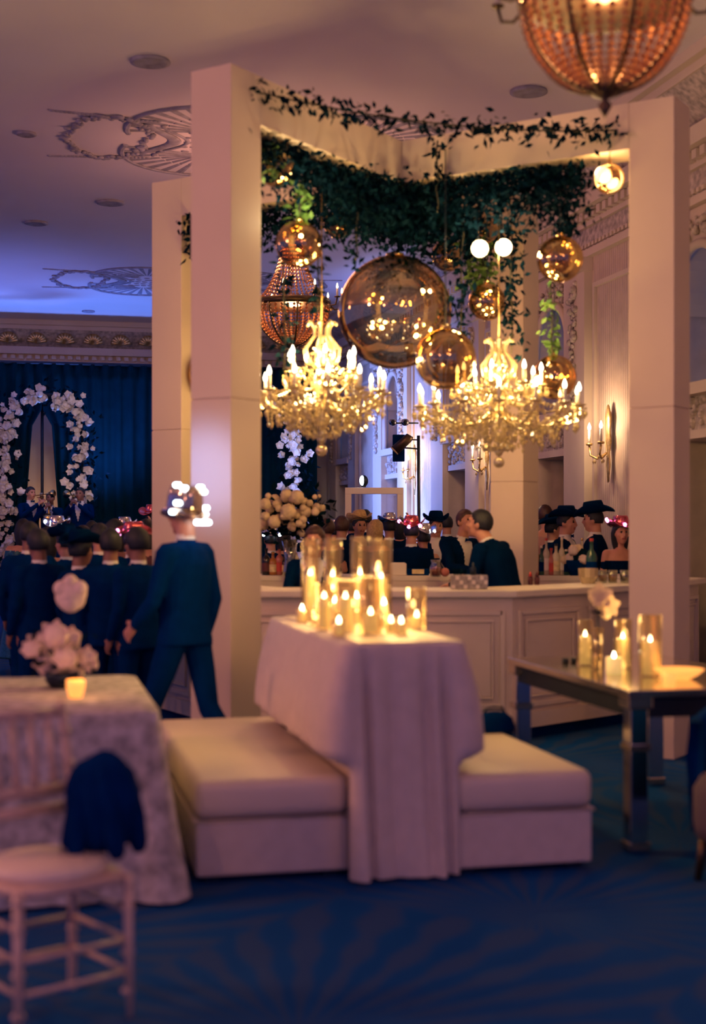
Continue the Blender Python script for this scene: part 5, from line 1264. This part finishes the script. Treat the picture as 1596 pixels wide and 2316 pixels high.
# --- crowd on the dance floor side
G1 = [ (66, 1172, 11.0, STAND, 165, dict(suit=m_black, skin=m_skin2), 'dark-suited dancer nearest the picture edge'),
 (108, 1186, 12.2, DRESS, 190, dict(suit=m_black, hair='long'), 'guest in black dress in front of the trumpet player'),
 (150, 1180, 11.4, STAND, 200, dict(suit=m_navy, hat=(m_felt, m_silver), leds=((-.1, .13, .02), (.05, .15, .0))), 'guest in lit black hat below the rose arch'),
 (188, 1184, 12.6, DRESS, 170, dict(suit=m_black, hair='full'), 'guest in black dress right under the arch roses'),
 (226, 1176, 11.2, STAND, 180, dict(suit=m_black), 'dark-suited guest with bare head in the middle of the dance crowd'),
 (262, 1168, 12.0, DRESS, 195, dict(suit=m_black, hair='long', hmat=m_hair), 'guest with long dark hair over a bare back'),
 (300, 1176, 11.6, STAND, 170, dict(suit=m_black, hat=(m_foil, m_foil), leds=((-.12, .1, .02), (.1, .12, .03), (0, .15, -.01))), 'guest in pink light-up hat close to the far column'),
 (331, 1168, 12.8, DRESS, 160, dict(suit=m_dress, hair='long'), 'guest in wine dress beside the column behind the walking man'),
 (312, 1186, 9.6, STAND, 188, dict(suit=m_black, hair='full', skin=m_skin2), 'dark-suited guest just ahead of the walking man'),
 (250, 1190, 9.9, STAND, 172, dict(suit=m_black, hair='full', skin=m_skin2), 'dark-suited guest with full hair two steps ahead of the walking man'),
 (88, 1190, 10.1, STAND, 182, dict(suit=m_black, hair='full', skin=m_skin2), 'dark-suited guest behind the white centrepiece'),
 (180, 1192, 10.0, STAND, 178, dict(suit=m_black, hair='full', skin=m_skin2, hat=(m_felt, m_felt)), 'dark-suited guest in black hat behind the huge blush bloom'),
 (128, 1163, 14.6, STAND, 175, dict(suit=m_navy, hat=(m_silver, m_silver), leds=((-.1, .12, .0), (.1, .1, .05))), 'guest in silver light-up hat in front of the stage'),
 (280, 1166, 15.2, CHEER, 185, dict(suit=m_navy, hat=(m_silver, m_silver), leds=((-.12, .1, .04), (.12, .1, .02))), 'guest in silver light-up hat in front of the plain drape'),
 (207, 1172, 15.8, STAND, 175, dict(suit=m_black, hair='short'), 'short-haired guest at the foot of the rose arch'),
 (52, 1168, 14.8, DRESS, 180, dict(suit=m_teal, hair='long'), 'guest in sequin dress at the picture edge below the arch'),
 (345, 1138, 16.5, STAND, 200, dict(suit=m_dress, hat=(m_foil, m_silver)), 'tall guest in pink hat showing beside the far column'),
 (240, 1176, 13.6, STAND, 178, dict(suit=m_black, hat=(m_felt, m_silver), leds=((-.12, .1, .03), (.1, .12, .0))), 'guest in lit black hat in front of the plain drape') ]
random.seed(5)
for (px, py, Y, B, rz, kw, lab) in G1: person(lab, B, floor_at(px, Y), R(rz+random.uniform(-48, 48)), scale_for(py, Y, 1.80+(.05 if kw.get('hat') else 0)), **kw)
# --- band
def brass_horn(label, p, rz, kind):
    t = thing(kind, label, 'instrument', p, rz); mb = MB()
    if kind == 'trumpet':
        mb.tube([(0, 0, 0), (0, -.30, .02), (0, -.42, .03)], [.008, .010, .03], 10); mb.lathe([(.03, 0), (.045, .05), (.07, .09)], 14, M=Matrix.Translation((0, -.42, .03)) @ Matrix.Rotation(R(90), 4, 'X')); mb.build('bell', m_gold, t)
        for k in range(3): MB().tube([(0, -.14-.03*k, -.05), (0, -.14-.03*k, .05)], .010, 8).build('valve', m_gold, t)
        MB().tube([(0, -.04, -.03), (0, -.22, -.045), (0, -.25, -.02), (0, -.22, .01)], .007, 8).build('tubing', m_gold, t)
    else:
        mb.tube([(0, 0, 0), (0, -.06, .03), (0, -.09, -.02), (0, -.06, -.3), (0, -.08, -.48), (0, -.16, -.52), (0, -.23, -.45), (0, -.26, -.30), (0, -.30, -.22)], [.008, .010, .012, .025, .035, .042, .045, .06, .075], 12); mb.build('body', m_gold, t)
        for k in range(6): MB().ell((.03, -.08, -.12-.055*k), (.012, .014, .014), 8, 6).build('key', m_gold, t)
    return t
for (px, py, rz, lab, kind, hl) in ((68, 1098, 48, 'tuxedoed trumpet player on the stage facing the arch', 'trumpet', 'brass trumpet raised by the stage musician'), (114, 1110, 5, 'tuxedoed musician with saxophone in the middle of the stage', 'saxophone', 'brass saxophone of the middle musician'), (182, 1100, -10, 'tuxedoed musician under the rose arch leg', 'trumpet', 'brass trumpet held under the arch leg')):
    Y = 25.3; p = floor_at(px, Y); p.z = .5; sc = (E-(py-HY)/F*Y-.5)/1.79
    person(lab, PLAY, p, R(rz), sc, m_black, hair='short', tie=True, group='band on the stage', skin=m_skin2 if px > 100 else None)
    f = Vector((math.sin(R(rz)), -math.cos(R(rz)), 0)); brass_horn(hl, p+f*.17*sc+Vector((0, 0, (1.60 if kind == 'trumpet' else 1.55)*sc)), R(rz), kind)
light('band_light', 'SPOT', at(110, 1190, 20.5)+Vector((0, 0, 2.4)), 130, (1, .62, .38), .2, at(110, 1120, 25.3), 22, .7)
